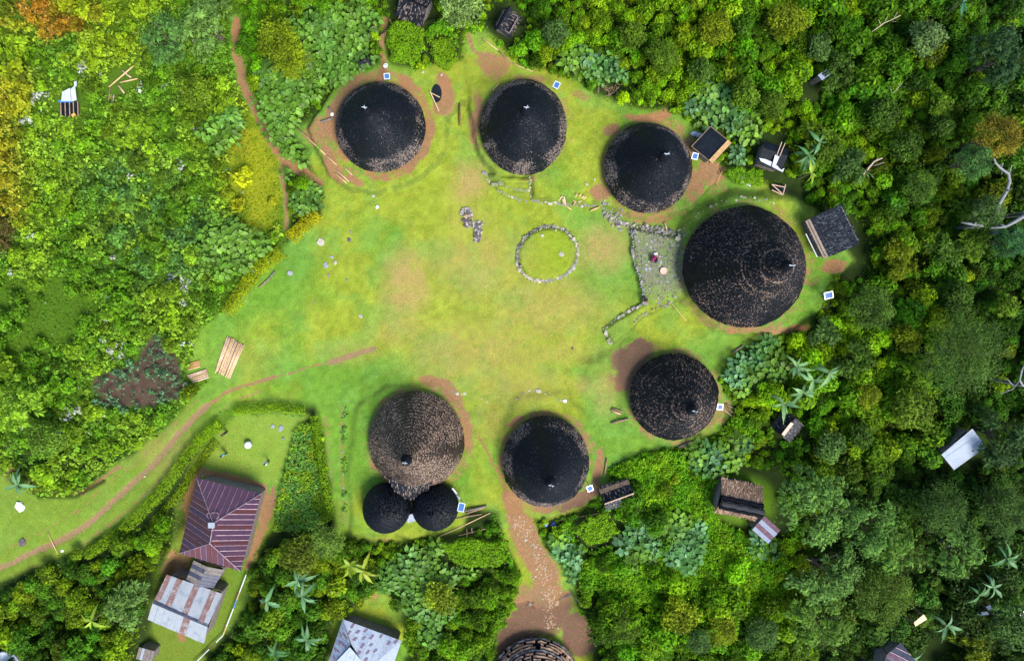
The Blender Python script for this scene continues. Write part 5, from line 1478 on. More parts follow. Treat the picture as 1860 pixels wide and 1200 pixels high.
# ---- hedges ---------------------------------------------------------------------
def hedge(pts, hw, hh, tone, label, seed, dens=95):
    g = np.random.default_rng(seed)
    seg = [math.dist(a, b) for a, b in zip(pts[:-1], pts[1:])]; tot = sum(seg)
    n = int(tot / 15 * hw * 2 / 15 * dens * 1.6)
    s = g.uniform(0, tot, n); cum = np.cumsum([0] + seg)
    k = np.clip(np.searchsorted(cum, s) - 1, 0, len(seg) - 1); f = (s - cum[k]) / np.array(seg)[k]
    A = np.array(pts)[k]; B = np.array(pts)[k + 1]
    d = (B - A) / np.linalg.norm(B - A, axis=1)[:, None]; nn = np.stack([-d[:, 1], d[:, 0]], -1)
    u = g.uniform(-1, 1, n); lump = fbm(s / 9, u * 2 + seed, seed, 2)
    q = A + (B - A) * f[:, None] + nn * (u * hw * (.85 + .35 * lump))[:, None]
    z = hh * (1 - np.abs(u) ** 4 * .8) * (.75 + .5 * lump) - np.abs(g.normal(0, .1, n))
    X, Y, Z = Wv(q[:, 0], q[:, 1])
    P = np.stack([X, Y, Z + z], -1)
    Nn = np.stack([nn[:, 0] * u * .6, -nn[:, 1] * u * .6, np.full(n, .7)], -1) + g.normal(0, .35, (n, 3))
    L = g.uniform(.12, .24, n)
    v, fq = leaf_quads(P, Nn, L, L * .6, g)
    c = P.mean(0); c[2] = gz1(c)
    me = mesh_np('hedge', v - c, fq, LEAF, {'tint': np.repeat(np.clip(.3 + .5 * lump + g.normal(0, .18, n), 0, 1), 4)})
    o = link('hedge', me, None, c); o['tone'] = list(tone)
    return tag(o, label, 'hedge')
hedge([(529,434),(552,412),(580,386)], 13, 1.3, (.36, .35, .004), 'short bright yellow hedge at the left corner of the green', 1)
hedge([(416,568),(440,528),(470,490),(516,456)], 13, 1.3, (.26, .32, .004), 'yellow green hedge along the left edge of the green', 2)
hedge([(430,743),(500,737),(560,743)], 9, 1.2, (.155, .290, .004), 'straight green hedge along the top of the sunken garden', 3)
hedge([(574,752),(582,830),(602,940)], 9, 1.1, (.155, .290, .006), 'green hedge along the right side of the crop bed', 4)
hedge([(406,764),(368,792),(330,842),(290,898),(235,952),(165,1003)], 11, 1.2, (.160, .290, .004), 'long curved green hedge beside the winding dirt track', 5)
hedge([(395,800),(355,850),(318,905),(270,960)], 8, .5, (.165, .26, .006), 'low inner strip of hedge on the bank above the sunken garden', 6)

# ---- vine-covered trellises -------------------------------------------------------
def trellis(poly, hh, tone, label, seed):
    g = np.random.default_rng(seed)
    c = np.mean(np.array(poly), 0); p0 = W(*c); e = empty('vine_trellis', p0, label, 'trellis')
    xs_ = [q[0] for q in poly]; ys_ = [q[1] for q in poly]
    n = int((max(xs_) - min(xs_)) * (max(ys_) - min(ys_)) / 225 * 110)
    qx = g.uniform(min(xs_), max(xs_), n); qy = g.uniform(min(ys_), max(ys_), n)
    sdp = poly_sd(qx, qy, poly) + (fbm(qx / 12, qy / 12, seed, 2) - .5) * 10
    ok = sdp > 0; qx, qy, sdp = qx[ok], qy[ok], sdp[ok]; n = len(qx)
    lump = fbm(qx / 11, qy / 11, seed + 3, 3)
    z = p0.z + hh * np.minimum(1, .45 + sdp / 10) + .5 * (lump - .5) - np.abs(g.normal(0, .08, n))
    k = (CAM_H - z) / FPX
    P = np.stack([(qx - NX) * k, -(qy - NY) * k, z], -1)
    L = g.uniform(.14, .28, n)
    v, f = leaf_quads(P, np.array([0, 0, .8]) + g.normal(0, .38, (n, 3)), L, L * .75, g)
    o = link('vine_leaves', mesh_np('vine_leaves', v - np.array(p0), f, LEAF, {'tint': np.repeat(np.clip(.25 + .55 * lump + g.normal(0, .16, n), 0, 1), 4)}), e)
    o['tone'] = list(tone); tag(o, kind='stuff')
    for q in poly:
        a = W(q[0] * .85 + c[0] * .15, q[1] * .85 + c[1] * .15)
        MB().tube([a, a + Vector((0, 0, hh * .85))], .05, 5).build('post', BAMBOODARK, e)
trellis([(800,985),(850,975),(915,985),(925,1015),(900,1030),(830,1028)], 1.8, (.15, .32, .005), 'bright green vine trellis under the two bamboo poles, left of the yard path', 31)
trellis([(1040,965),(1070,935),(1103,930),(1126,968),(1100,985),(1070,992)], 1.8, (.16, .33, .006), 'square bright green vine trellis below the grey thatched hut', 32)
trellis([(708,40),(735,36),(770,50),(772,90),(750,118),(712,112),(702,80)], 1.6, (.15, .31, .006), 'bright green vine trellis below the top black hut', 33)
trellis([(778,72),(820,65),(832,110),(812,128),(788,118)], 1.2, (.15, .29, .006), 'light green vine trellis between the top hut and the second house', 34)
trellis([(1312,316),(1340,300),(1385,310),(1388,336),(1350,338)], 1.4, (.14, .31, .006), 'green vine trellis between the tarp sheds', 35)
# ------------------------------------------------------------------ stones
def stone_mesh(seed, m):
    g = np.random.default_rng(seed)
    bm_ = bmesh.new(); bmesh.ops.create_icosphere(bm_, subdivisions=1, radius=1.0)
    ax = g.uniform(.75, 1.25, 3); ax[2] = g.uniform(.5, .75)
    for v in bm_.verts:
        k = 1 + g.uniform(-.16, .16); v.co = Vector((v.co.x * ax[0] * k, v.co.y * ax[1] * k, v.co.z * ax[2] * k))
        if v.co.z > ax[2] * .6: v.co.z = ax[2] * (.6 + .1 * g.random())
    me = bpy.data.meshes.new('stone'); bm_.to_mesh(me); bm_.free(); me.materials.append(m)
    return me
STM = {k: [stone_mesh(900 + i, m) for i in range(4)] for k, m in (('grey', STONE), ('pale', STONEPALE), ('dark', STONEDARK), ('blue', STONEBLUE), ('moss', STONEMOSS))}
gs = np.random.default_rng(61)
def stone(parent, px, py, r, kind, h=0.0, name='stone', flat=1.0):
    p = W(px, py, h) - (wloc(parent) if parent is not None else Vector((0, 0, 0)))
    o = link(name, STM[kind][int(gs.integers(0, 4))], parent, p, gs.uniform(0, 6.28), (r * gs.uniform(.8, 1.25), r * gs.uniform(.8, 1.2), r * flat * gs.uniform(.8, 1.15)))
    o.rotation_euler.x = gs.normal(0, .12); o.rotation_euler.y = gs.normal(0, .12)
    return o
def pick(ws): 
    ks = list(ws); w = np.array([ws[k] for k in ks], float); return ks[int(gs.choice(len(ks), p=w / w.sum()))]
def stones_joined(parent, pts, name='small_stones'):
    """pts: (px, py, r, kind, h): stones too small to pick apart, one mesh per colour"""
    for kind in set(p[3] for p in pts):
        vs = []; fs = []; n = 0; o0 = np.array(wloc(parent)) if parent is not None else np.zeros(3)
        for (x, y, r, k, h) in pts:
            if k != kind: continue
            me = STM[kind][int(gs.integers(0, 4))]; co = np.zeros(len(me.vertices) * 3); me.vertices.foreach_get('co', co); co = co.reshape(-1, 3)
            a = gs.uniform(0, 6.28); c, s = math.cos(a), math.sin(a)
            q = np.stack([co[:, 0] * c - co[:, 1] * s, co[:, 0] * s + co[:, 1] * c, co[:, 2] * .7], -1) * r + np.array(W(x, y, h)) - o0
            f = np.zeros(len(me.polygons) * 3, dtype=np.int32); me.polygons.foreach_get('vertices', f)
            vs.append(q); fs.append(f.reshape(-1, 3) + n); n += len(q)
        m = mesh_np(name, np.concatenate(vs), np.concatenate(fs), STM[kind][0].materials[0])
        tag(link(name, m, parent), kind='stuff')

# stone ring on the green
cx, cy, rx, ry, rot = RING
ring = empty('stone_ring', W(cx, cy), 'low oval ring wall of mixed stones enclosing a raised grass disc', 'stone ring')
c_, s_ = math.cos(R(rot)), math.sin(R(rot))
for i in range(150):
    a = 2 * math.pi * i / 150 + gs.normal(0, .01)
    f = 1.0 + gs.normal(0, .012) - .03 * math.cos(a * 3 + .6); 
    dx, dy = rx * f * math.cos(a), ry * f * math.sin(a)
    x, y = cx + dx * c_ - dy * s_, cy + dx * s_ + dy * c_
    nw = sstep(.2, -.6, math.cos(a + R(rot) - R(235))) if False else max(0, math.cos(a + R(rot) - R(225)))
    stone(ring, x, y, float(np.clip(gs.lognormal(-1.75, .35), .09, .33)), pick({'pale': 5 * (1 - .8 * nw), 'grey': 3, 'dark': .6 + 3 * nw, 'moss': 1.5}), .02)
pts = []
for i in range(230):
    a = gs.uniform(0, 6.28); f = 1 + gs.normal(0, .035)
    dx, dy = rx * f * math.cos(a), ry * f * math.sin(a)
    pts.append((cx + dx * c_ - dy * s_, cy + dx * s_ + dy * c_, gs.uniform(.07, .16), pick({'pale': 3, 'grey': 3, 'dark': 2, 'moss': 1}), .06))
stones_joined(ring, pts)

# stone platform in front of the largest house
PLAT = [(1147,412),(1185,420),(1236,433),(1246,470),(1241,535),(1216,556),(1171,550),(1164,505),(1150,470)]
plat = empty('stone_platform', W(1195, 485), 'raised stone paved platform with rough edges before the largest house', 'platform')
g = np.random.default_rng(63)
px, py = sample(1140, 1250, 405, 560, 6.4, g)
ins = poly_sd(px, py, PLAT)
cand = [(x, y) for x, y, d in zip(px, py, ins) if d > 2]
grass = fbm(np.array([c[0] for c in cand]) / 18, np.array([c[1] for c in cand]) / 18, 6, 2)
k = 0; pts = []
for (x, y), gr in zip(cand, grass):
    south = (y - 500) / 60
    if gs.random() < .10 + .55 * max(0, south) + (.25 if gr > .6 else 0): 
        continue
    kk = pick({'grey': 5, 'blue': 3, 'dark': 2.5, 'pale': .6, 'moss': 1.5 + 2 * max(0, south)})
    if k < 290: stone(plat, x, y, gs.uniform(.12, .25), kk, -.03, 'paving_stone', .5); k += 1
for i in range(420):
    x, y = gs.uniform(1143, 1247), gs.uniform(408, 556)
    if float(poly_sd(np.array([x]), np.array([y]), PLAT)[0]) > 1: pts.append((x, y, gs.uniform(.06, .13), pick({'grey': 4, 'dark': 3, 'pale': 1, 'moss': 4}), .0))
stones_joined(plat, pts)
def stone_row(name, label, pts, rmin, rmax, mix, step=4.2, wid=2.0, h=.12, parent=None, cat='stone wall'):
    e = parent or empty(name, W(*pts[len(pts) // 2]), label, cat)
    for (ax, ay), (bx, by) in zip(pts[:-1], pts[1:]):
        n = max(2, int(math.dist((ax, ay), (bx, by)) / step))
        for i in range(n):
            t = (i + gs.uniform(-.2, .2)) / n
            stone(e, ax + (bx - ax) * t + gs.normal(0, wid * .5), ay + (by - ay) * t + gs.normal(0, wid * .5), float(np.clip(gs.lognormal(math.log((rmin + rmax) / 2), .35), rmin * .6, rmax * 1.35)), pick(mix), h - .05)
    return e
MIX = {'pale': 3, 'grey': 4, 'dark': 1.5, 'moss': 1.5}
stone_row('', '', [(1147,412),(1150,440),(1150,470),(1158,490),(1165,510),(1168,535),(1171,550)], .13, .24, {'pale': 3, 'grey': 4, 'moss': 1}, 4, 1.6, .05, plat)
stone_row('stone_wall', 'rubble stone wall along the upper side of the stone platform', [(1098,388),(1115,402),(1130,410),(1150,413),(1175,415),(1205,420),(1238,427)], .12, .24, MIX, 1.5, 9, .15)
stone_row('stone_wall', 'broad rubble steps at the lower left foot of the blackest house', [(1100,366),(1108,384),(1122,396),(1140,408)], .11, .22, {'grey': 4, 'pale': 2, 'blue': 2, 'moss': 3}, 1.7, 11, .06)
stone_row('stone_wall', 'narrow stone terrace running down left from the platform, grass between its edges', [(1170,551),(1140,566),(1112,584),(1098,598),(1104,612),(1112,626)], .15, .27, {'pale': 2, 'grey': 4, 'moss': 4}, 4.0, 2.0, .06)
stone_row('stone_edging', 'thin stone edging from the terrace corner up to the largest house', [(1152,586),(1165,572),(1185,562),(1205,556),(1220,548)], .13, .24, {'grey': 3, 'moss': 3, 'dark': 2}, 4.5, 1.6, .05, cat='stone edging')
stone_row('stone_edging', 'stone edging around the steps below the second conical house', [(881,316),(888,330),(897,337),(905,330),(920,336)], .15, .26, {'pale': 4, 'grey': 3, 'moss': 2}, 4.5, 2.0, .06, cat='stone edging')
stone_row('stone_step', 'lowest grassy stone step below the second conical house', [(905,346),(925,356),(945,363),(963,366)], .13, .22, {'moss': 4, 'pale': 3}, 5, 1.5, .04, cat='step')
stone_row('stone_step', 'middle grassy stone step below the second conical house', [(918,338),(940,345),(963,347)], .11, .18, {'moss': 5, 'grey': 1}, 5.5, 1.2, .03, cat='step')
stone_row('stone_edging', 'stone edging along the terrace foot between the second and third houses', [(962,322),(963,345),(966,364),(990,367),(1030,372),(1070,374),(1095,372)], .13, .26, {'pale': 3, 'grey': 3, 'moss': 3}, 5.5, 2.0, .05, cat='stone edging')
stone_row('stone_edging', 'faint arc of stones above the largest conical house', [(1236,420),(1262,392),(1292,374),(1330,362),(1370,360),(1410,368)], .10, .2, {'pale': 3, 'grey': 2, 'moss': 4}, 8, 3.0, .0, cat='stone edging')
stone_row('stone_edging', 'line of small stones from the brownish house towards the green', [(815,712),(845,716),(875,724),(900,738)], .08, .15, {'pale': 3, 'grey': 3}, 5, 1.4, .0, cat='stone edging')
stone_row('stone_edging', 'rough stones along the top of the seventh house terrace', [(930,730),(950,716),(975,706),(1000,716),(1030,732)], .1, .22, {'pale': 3, 'grey': 3, 'moss': 2}, 6, 3.5, .0, cat='stone edging')
stone_row('stone_edging', 'curved row of stones beside the striped plant bed left of the brownish house', [(645,716),(622,738),(618,790),(624,850),(622,920)], .08, .17, {'grey': 3, 'moss': 3, 'dark': 2}, 7, 1.5, .0, cat='stone edging')
stone_row('stone_edging', 'kerb of small stones in front of the red roofed house', [(362,862),(400,868),(440,878),(478,890)], .10, .18, {'grey': 3, 'pale': 1, 'dark': 2}, 6, 1.6, .0, cat='stone edging')
# cobbled path down to the yard
path_e = empty('cobbled_path', W(985, 1040), 'stony cobbled path going down to the round yard at the bottom', 'path')
pts = []
PL = [(935, 935), (955, 975), (985, 1030), (1000, 1080), (998, 1140)]
for i in range(560):
    j = int(gs.integers(0, 4)); t = gs.random(); x = PL[j][0] + (PL[j + 1][0] - PL[j][0]) * t + gs.normal(0, 9 if j < 3 else 5.5); y = PL[j][1] + (PL[j + 1][1] - PL[j][1]) * t
    pts.append((x, y, gs.uniform(.06, .17), pick({'tan': 8, 'pale': .6, 'grey': .6}), -.03))
STM['tan'] = [stone_mesh(990 + i, simple('earthy_stone', (.24, .15, .085), (.40, .28, .18), 3, .9, .2, .03)) for i in range(4)]
stones_joined(path_e, pts)
stone_row('stone_wall', 'curved dark retaining edge on the right side of the round yard', [(1010,1096),(1020,1084),(1036,1078),(1052,1090),(1062,1106)], .13, .22, {'dark': 4, 'tan': 1}, 4.5, 1.0, .02)
stone_row('stone_wall', 'straight dark retaining edge on the left side of the round yard', [(932,1106),(955,1100),(972,1092)], .13, .22, {'dark': 4, 'tan': 1}, 4.5, 1.0, .02)

# two grave-like stone heaps
for (cx, cy, L, Wd, ang, lab) in ((849, 396, 36, 18, -14, 'left stone heap of two, dark oblong pile with an orange stone'), (868, 421, 38, 13, 6, 'narrower oblong dark stone heap right of its neighbour')):
    e = empty('stone_heap', W(cx, cy), lab, 'stone heap')
    for i in range(70):
        u, v = gs.uniform(-1, 1), gs.uniform(-1, 1)
        a = R(ang); dx, dy = v * Wd / 2, u * L / 2
        hh = .30 * (1 - abs(v) ** 3) * (1 - abs(u) ** 6)
        edge = abs(u) > .8 or abs(v) > .75
        stone(e, cx + dx * math.cos(a) - dy * math.sin(a), cy + dx * math.sin(a) + dy * math.cos(a), gs.uniform(.13, .24), pick({'pale': 3, 'grey': 3, 'dark': 2} if edge else {'dark': 5, 'grey': 2, 'pale': .8}), hh)
    if cx < 860:
        for q in ((847, 391), (844, 393), (851, 392)): tag(stone(e, *q, .2, 'tan', .36), 'orange stone')

# single rocks
ROCKS = [(583,440,.45,'pale','white flat boulder in the upper left of the green'),(527,496,.34,'blue','blue grey rock nearest the long yellow green hedge'),(592,482,.36,'blue','blue grey rock, left of a small white stone'),
         (603,467,.3,'blue','grey rock above the small white stone'),(609,477,.28,'pale','small white stone among grey rocks on the green'),(597,500,.18,'grey','tiny grey rock below the rock group'),(629,508,.26,'grey','grey rock right of the rock group'),
         (634,435,.28,'dark','dark flat rock right of the white boulder'),(637,421,.18,'grey','tiny rock above the dark flat rock'),(655,574,.26,'pale','pinkish pale rock alone on the lower left of the green'),(572,548,.16,'grey','tiny rock between the hedge and the pale rock'),
         (685,376,.26,'white','white rock on the green below the first conical house'),(678,356,.2,'pale','small pale rock below the bank of the first house'),(1020,462,.3,'pale','white stone inside the stone ring, right of centre'),(985,428,.28,'pale','flat white stone at the top inside the stone ring'),
         (495,774,.42,'blue','left one of two round blue grey rocks in the garden'),(510,778,.42,'blue','right one of two round blue grey rocks in the garden'),(514,796,.3,'grey','small pinkish grey rock below two round rocks in the garden'),
         (978,710,.36,'pale','pale rock on the terrace above the seventh house'),(1026,728,.3,'white','white slanted stone above the seventh house'),(37,920,.6,'white','white boulder by the track at the left edge'),(41,985,.5,'dark','dark rock below the white boulder, left edge'),(113,1000,.26,'white','small white stone beside the long curved hedge'),
         (1040,632,.2,'dark','small dark rock on the lower right of the green'),(263,865,.2,'pale','pale stone in the track grass'),(545,330,.01,'grey',''),(1200,412,.22,'dark','dark stone below the blackest house'),(802,136,.22,'pale','pale stone at the orange earth above the dark basin'),(768,131,.2,'pale','pale stone right of the first solar panel'),
         (603,208,.24,'white','white stone on the left of the first conical house'),(1066,335,.18,'pale','pale stone left of the blackest house'),(1080,326,.22,'pale','pale block touching the bare patch left of the blackest house')]
STM['white'] = [stone_mesh(970 + i, simple('white_stone', (.55, .56, .56), (.78, .79, .8), 2.5, .8, .3, .03)) for i in range(4)]
for (x, y, r, k, lab) in ROCKS:
    if not lab: continue
    if k == 'blue' and y > 700 or lab.startswith('small pinkish'): r *= .8
    o = stone(None, x, y, r, k, .05, 'rock', .75); tag(o, lab, 'rock')

# ------------------------------------------------------------------ bamboo, logs, poles
def pole_pile(label, poles, m, r=.065, stack=1, name='bamboo_pile', cat='bamboo pile'):
    c = np.mean([[(a[0] + b[0]) / 2, (a[1] + b[1]) / 2] for a, b in poles], 0)
    e = empty(name, W(*c), label, cat)
    for i, (a, b) in enumerate(poles):
        h = r + .02 + (i % 2) * r * .9 * (stack > 1)
        A_, B_ = W(a[0], a[1], h), W(b[0], b[1], h)
        mid = A_.lerp(B_, .5) + Vector((gs.normal(0, .02), gs.normal(0, .02), gs.uniform(0, .02)))
        mm = m[i % len(m)]
        MB().tube([A_, mid, B_], [r, r * .92, r * .82], 7).build('bamboo_pole' if 'bamboo' in name else 'pole', mm, e, smooth=True)
    return e
P_ = []
for i in range(15):
    t = i / 14
    x0, y0 = 414 + 29 * t, 609 + 19 * t; x1, y1 = 391 + 26 * t, 674 + 13 * t
    P_.append(((x0 + gs.normal(0, .5), y0 + gs.normal(0, 1.6)), (x1 + gs.normal(0, .5), y1 + gs.normal(0, 1.6))))
pole_pile('largest pile of long pale bamboo poles laid side by side on the grass', P_, [BAMBOOPINK, BAMBOO, BAMBOOPINK, BAMBOODARK, BAMBOO, BAMBOO], .085)
pole_pile('short pile of orange bamboo poles at the edge of the bushes', [((342,661 + 3.4 * i), (364,655 + 3.4 * i)) for i in range(4)], [simple('orange_bamboo', (.42, .20, .05), (.58, .32, .10), 3, .5), BAMBOO], .09)
pole_pile('pile of pale bamboo poles below the short orange pile', [((341 + 2.2 * i,682 + 3.0 * i), (375 + 1.2 * i,671 + 3.3 * i)) for i in range(5)], [BAMBOOPINK, BAMBOOPINK, BAMBOO], .10)
pole_pile('scattered bamboo poles lying crossed on the terrace edge between the second and third houses', [((1024,357),(1027,374)),((1026,372),(1038,381)),((1021,356),(1014,366)),((1055,352),(1040,374)),((1061,355),(1050,368)),((1064,357),(1051,369)),((1047,352),(1042,366)),((1022,362),(1025,371))], [BAMBOOPINK, BAMBOO], .10)
pole_pile('short bamboo pole lying left of the blackest house, near the terrace corner', [((1072,383),(1089,376))], [BAMBOO], .12, name='bamboo_pole')
pole_pile('thin bamboo pole leaning across the grass below the stone platform', [((1217,548),(1246,583))], [BAMBOO], .05, name='bamboo_pole')
pole_pile('pale post lying on the bright grass under the blackest house', [((1207,404),(1211,417))], [BAMBOOPINK], .10, name='wooden_post', cat='post')
pole_pile('pale log lying left of the brown ringed house', [((1110,768),(1142,760))], [BAMBOODARK], .13, name='log', cat='log')
pole_pile('bundle of dark boards and bamboo left of the brown ringed house', [((1110,744),(1128,752)),((1112,741),(1131,748)),((1111,747),(1124,752))], [BAMBOO, BAMBOODARK, BAMBOODARK], .11, name='board_pile', cat='board pile')
pole_pile('crossed bamboo sticks fanned out beside the brown ringed house', [((1313,735),(1337,752)),((1313,741),(1331,757)),((1316,733),(1338,744)),((1331,758),(1339,738)),((1320,732),(1330,750))], [BAMBOODARK, BAMBOOPINK], .07, name='stick_pile', cat='stick pile')
pole_pile('thin wire-like stick running down from the brown ringed house', [((1320,757),(1290,785))], [BAMBOODARK], .04, name='stick', cat='stick')
pole_pile('two dark logs at the forest edge right of the stone terrace', [((1333,638),(1350,627)),((1330,641),(1346,631))], [WOOD, BAMBOODARK], .12, name='log', cat='log')
pole_pile('red brown log lying above the bushes right of the seventh house', [((1235,814),(1268,797)),((1232,812),(1256,801))], [BAMBOODARK, WOOD], .13, name='log', cat='log')
pole_pile('plank leaning on bare earth right of the seventh house', [((1098,863),(1102,832))], [BAMBOODARK], .11, name='log', cat='log')
pole_pile('two bamboo poles across the dug slope beside the two small huts', [((795,975),(890,931)),((822,942),(875,933))], [BAMBOO, BAMBOODARK], .075, name='bamboo_pole')
pole_pile('bamboo pole with two short pegs above the bright green trellis', [((833,972),(882,960)),((848,975),(848,960)),((858,968),(857,958))], [BAMBOO], .06, name='bamboo_rail', cat='rail')
pole_pile('bamboo clothes poles right of the yard path', [((985,950),(1085,932)),((1000,953),(1040,959)),((975,950),(998,953))], [BAMBOODARK, BAMBOO], .06, name='bamboo_rail', cat='rail')
pole_pile('long bamboo rail slanting below the small black hut at the top', [((876,70),(905,92)),((905,92),(930,115)),((930,115),(968,130))], [BAMBOO, BAMBOODARK], .08, name='bamboo_rail', cat='rail')
pole_pile('bamboo pole leaning against the second conical house', [((895,166),(906,152))], [BAMBOO], .08, name='bamboo_pole')
pole_pile('long bamboo rail fence left of the first conical house', [((538,230),(592,282)),((592,282),(612,300))], [BAMBOO], .07, name='bamboo_rail', cat='rail')
pole_pile('pair of bamboo poles on the slope left below the first conical house', [((610,308),(634,330)),((608,314),(630,333)),((624,302),(640,318))], [BAMBOOPINK, BAMBOO], .06, name='bamboo_pole')
pole_pile('dark red post lying between the first and second houses', [((835,188),(835,228))], [simple('red_wood', (.10, .04, .03), (.18, .07, .05), 3, .8)], .12, name='log', cat='log')
pole_pile('dark log on the lawn edge below the small first shelter', [((597,195),(604,204)),((583,222),(606,214))], [WOOD], .14, name='log', cat='log')
pole_pile('bamboo pole leaning from the pale green tree near the top', [((799,44),(789,62))], [BAMBOO], .07, name='bamboo_pole')
pole_pile('thin leaning stick by the curved hedge beside the track', [((87,966),(105,1006))], [BAMBOO], .05, name='stick', cat='stick')
pole_pile('row of dark logs right of the tall solar panel at the small huts', [((838,929),(884,918)),((846,932),(880,921))], [WOOD, BAMBOODARK], .12, name='log', cat='log')
pole_pile('dark branch pile at the lower end of the yellow green hedge', [((478,516),(496,498)),((470,522),(490,506)),((484,512),(500,492))], [WOOD, BAMBOODARK], .10, name='branch_pile', cat='branch pile')
pole_pile('big fallen bamboo crossing sticks on the upper left slope', [((198,158),(249,114)),((222,128),(238,141)),((224,133),(236,138)),((218,150),(250,143)),((215,155),(226,170))], [BAMBOO, BAMBOOPINK, BAMBOODARK], .10, name='branch_pile', cat='branch pile')
pole_pile('cart-like frame of sticks with blue cloth on the upper left slope', [((200,160),(194,210)),((207,172),(203,206)),((197,176),(210,176)),((197,186),(208,188))], [BAMBOODARK, BAMBOOPINK], .09, name='cloth_cart', cat='frame')
tag(MB().slab([W(198,186,.35), W(206,188,.35), W(203,204,.3), W(197,202,.3)], .03).build('cloth', simple('faded_blue_cloth', (.15, .2, .32), (.32, .3, .36), 5, .9)), 'faded blue cloth on the stick frame, upper left slope', 'cloth')
# blue buckets on the clothes pole
for (x, y, lab) in ((991, 952, 'bright blue bundle hanging at the bamboo rail right of the yard path'), (1005, 951, 'darker blue bundle on the bamboo rail right of the yard path')):
    p = W(x, y, .3); o = MB().lathe((p.x, p.y, p.z), [(.02, -.28), (.26, -.22), (.32, -.02), (.22, .14), (.05, .18)], 9).build('cloth_bundle', BLUE if x < 1000 else simple('navy_cloth', (.02, .05, .18), (.04, .09, .28), 5, .8), None, origin=p)
    tag(o, lab, 'bundle')
p = W(828, 899, .5); tag(MB().box(p, (.35, 1.3, .1), .75).box(p + Vector((-.15, .55, .25)), (.3, .9, .1), .7).build('bench_board', WHITE, None, origin=p), 'white and blue board beside the right small round hut', 'board')

# striped pipe along the lower left
pipe = empty('striped_pipe', W(420, 1105), 'long thin pipe with white, blue and rusty stretches beside the rusty corrugated shed', 'pipe')
PL = [W(447, 1043, .5), W(424, 1104, .5), W(405, 1153, .5), W(380, 1178, .5), W(352, 1206, .5)]
mats_ = [WHITE, WHITE, BAMBOOPINK, BLUE, WHITE, WHITE, BAMBOO, WHITE, SHEETRED2, WHITE]
kk = 0
for a, b in zip(PL[:-1], PL[1:]):
    n = max(2, int((b - a).length / 1.1))
    for i in range(n):
        MB().tube([a.lerp(b, i / n), a.lerp(b, (i + 1) / n)], .075, 6).build('pipe_section', mats_[kk % len(mats_)], pipe); kk += 1

# ------------------------------------------------------------------ solar panels and small things
def solar(px, py, w, l, ang, label):
    p = W(px, py, 0); top = 1.9
    q = Wz(px, py, p.z + top); p = Vector((q.x, q.y, gz1(q)))
    e = empty('solar_panel', p, label, 'solar panel')
    tilt = Matrix.Rotation(R(10), 3, 'X')
    MB().tube([p + Vector((0, 0, -.2)), p + Vector((0, 0, top))], .05).build('post', ALU, e)
    f = MB(); c = p + Vector((0, 0, top + .08)); m3 = Matrix.Rotation(R(-ang), 3, 'Z') @ tilt
    for (dx, dy, sx, sy) in ((0, l / 2, w + .08, .08), (0, -l / 2, w + .08, .08), (w / 2, 0, .08, l - .08), (-w / 2, 0, .08, l - .08)):
        f.box(c + m3 @ Vector((dx, dy, .01)), (sx, sy, .07), R(-ang), tilt)
    f.build('frame', ALU, e)
    b = MB().box((0, 0, 0), (w - .08, l - .08, .03)); o = b.build('cell', CELL, None); o.parent = e; o.location = c - p; o.rotation_euler = m3.to_euler()
solar(703, 139, .62, .60, -6, 'blue solar panel under the white dish at the top of the first conical house')
solar(1011, 155, .62, .70, 28, 'solar panel at the upper right of the second conical house')
solar(1262, 284, .62, .70, 14, 'solar panel between the blackest house and the tarp shed')
solar(1504, 536, .98, .74, -12, 'bright blue wide solar panel right of the largest conical house')
solar(1307, 738, .62, .66, 6, 'solar panel at the right of the brown ringed house')
solar(838, 920, .70, 1.05, 12, 'tall white framed solar panel beside the right small round hut')
solar(1071, 885, .66, .66, -20, 'solar panel at the lower right of the seventh conical house')
def dish(px, py, r, label):
    p = W(px, py); e = empty('satellite_dish', p, label, 'dish')
    MB().tube([p, p + Vector((0, 0, 1.1))], .04).build('mast', ALU, e)
    MB().lathe(p + Vector((0, 0, 1.1)), [(.05, 0), (r * .6, .08), (r, .24), (r * .97, .25), (r * .55, .11), (.03, .04)], 18).build('bowl', WHITE, e, smooth=True)
    MB().tube([p + Vector((r * .8, 0, 1.3)), p + Vector((.02, 0, 1.62))], .02).box(p + Vector((0, 0, 1.62)), (.1, .1, .12)).build('feed_arm', BLACKTARP, e)
dish(704, 126, .28, 'small round white dish above the first solar panel')
p = W(453, 806); e = empty('water_basin', p, 'bright white round domed tank in the middle of the garden lawn', 'tank')
MB().lathe(p, [(.42, -.1), (.44, .45), (.46, .5), (.40, .6), (.24, .68), (.06, .7)], 24).build('tank_body', WHITE, e, smooth=True)
MB().lathe(p + Vector((0, 0, .69)), [(.1, 0), (.1, .05), (.03, .06)], 12).build('lid', ALU, e)
p = W(1205, 492); e = empty('woven_tray', p + Vector((0, 0, .12)), 'round pinkish woven tray lying on the stone platform', 'tray')
MB().lathe(p + Vector((0, 0, .14)), [(.40, 0), (.45, .09), (.42, .10), (.37, .03), (.05, .02)], 20).build('tray_rim', simple('pink_wicker', (.5, .3, .22), (.68, .45, .36), 14, .8), e)
p = W(1191, 461, .15); tag(MB().box(p, (.42, .24, .2), .2).build('white_box', WHITE, None, origin=p), 'small white box near the two people on the stone platform', 'box')
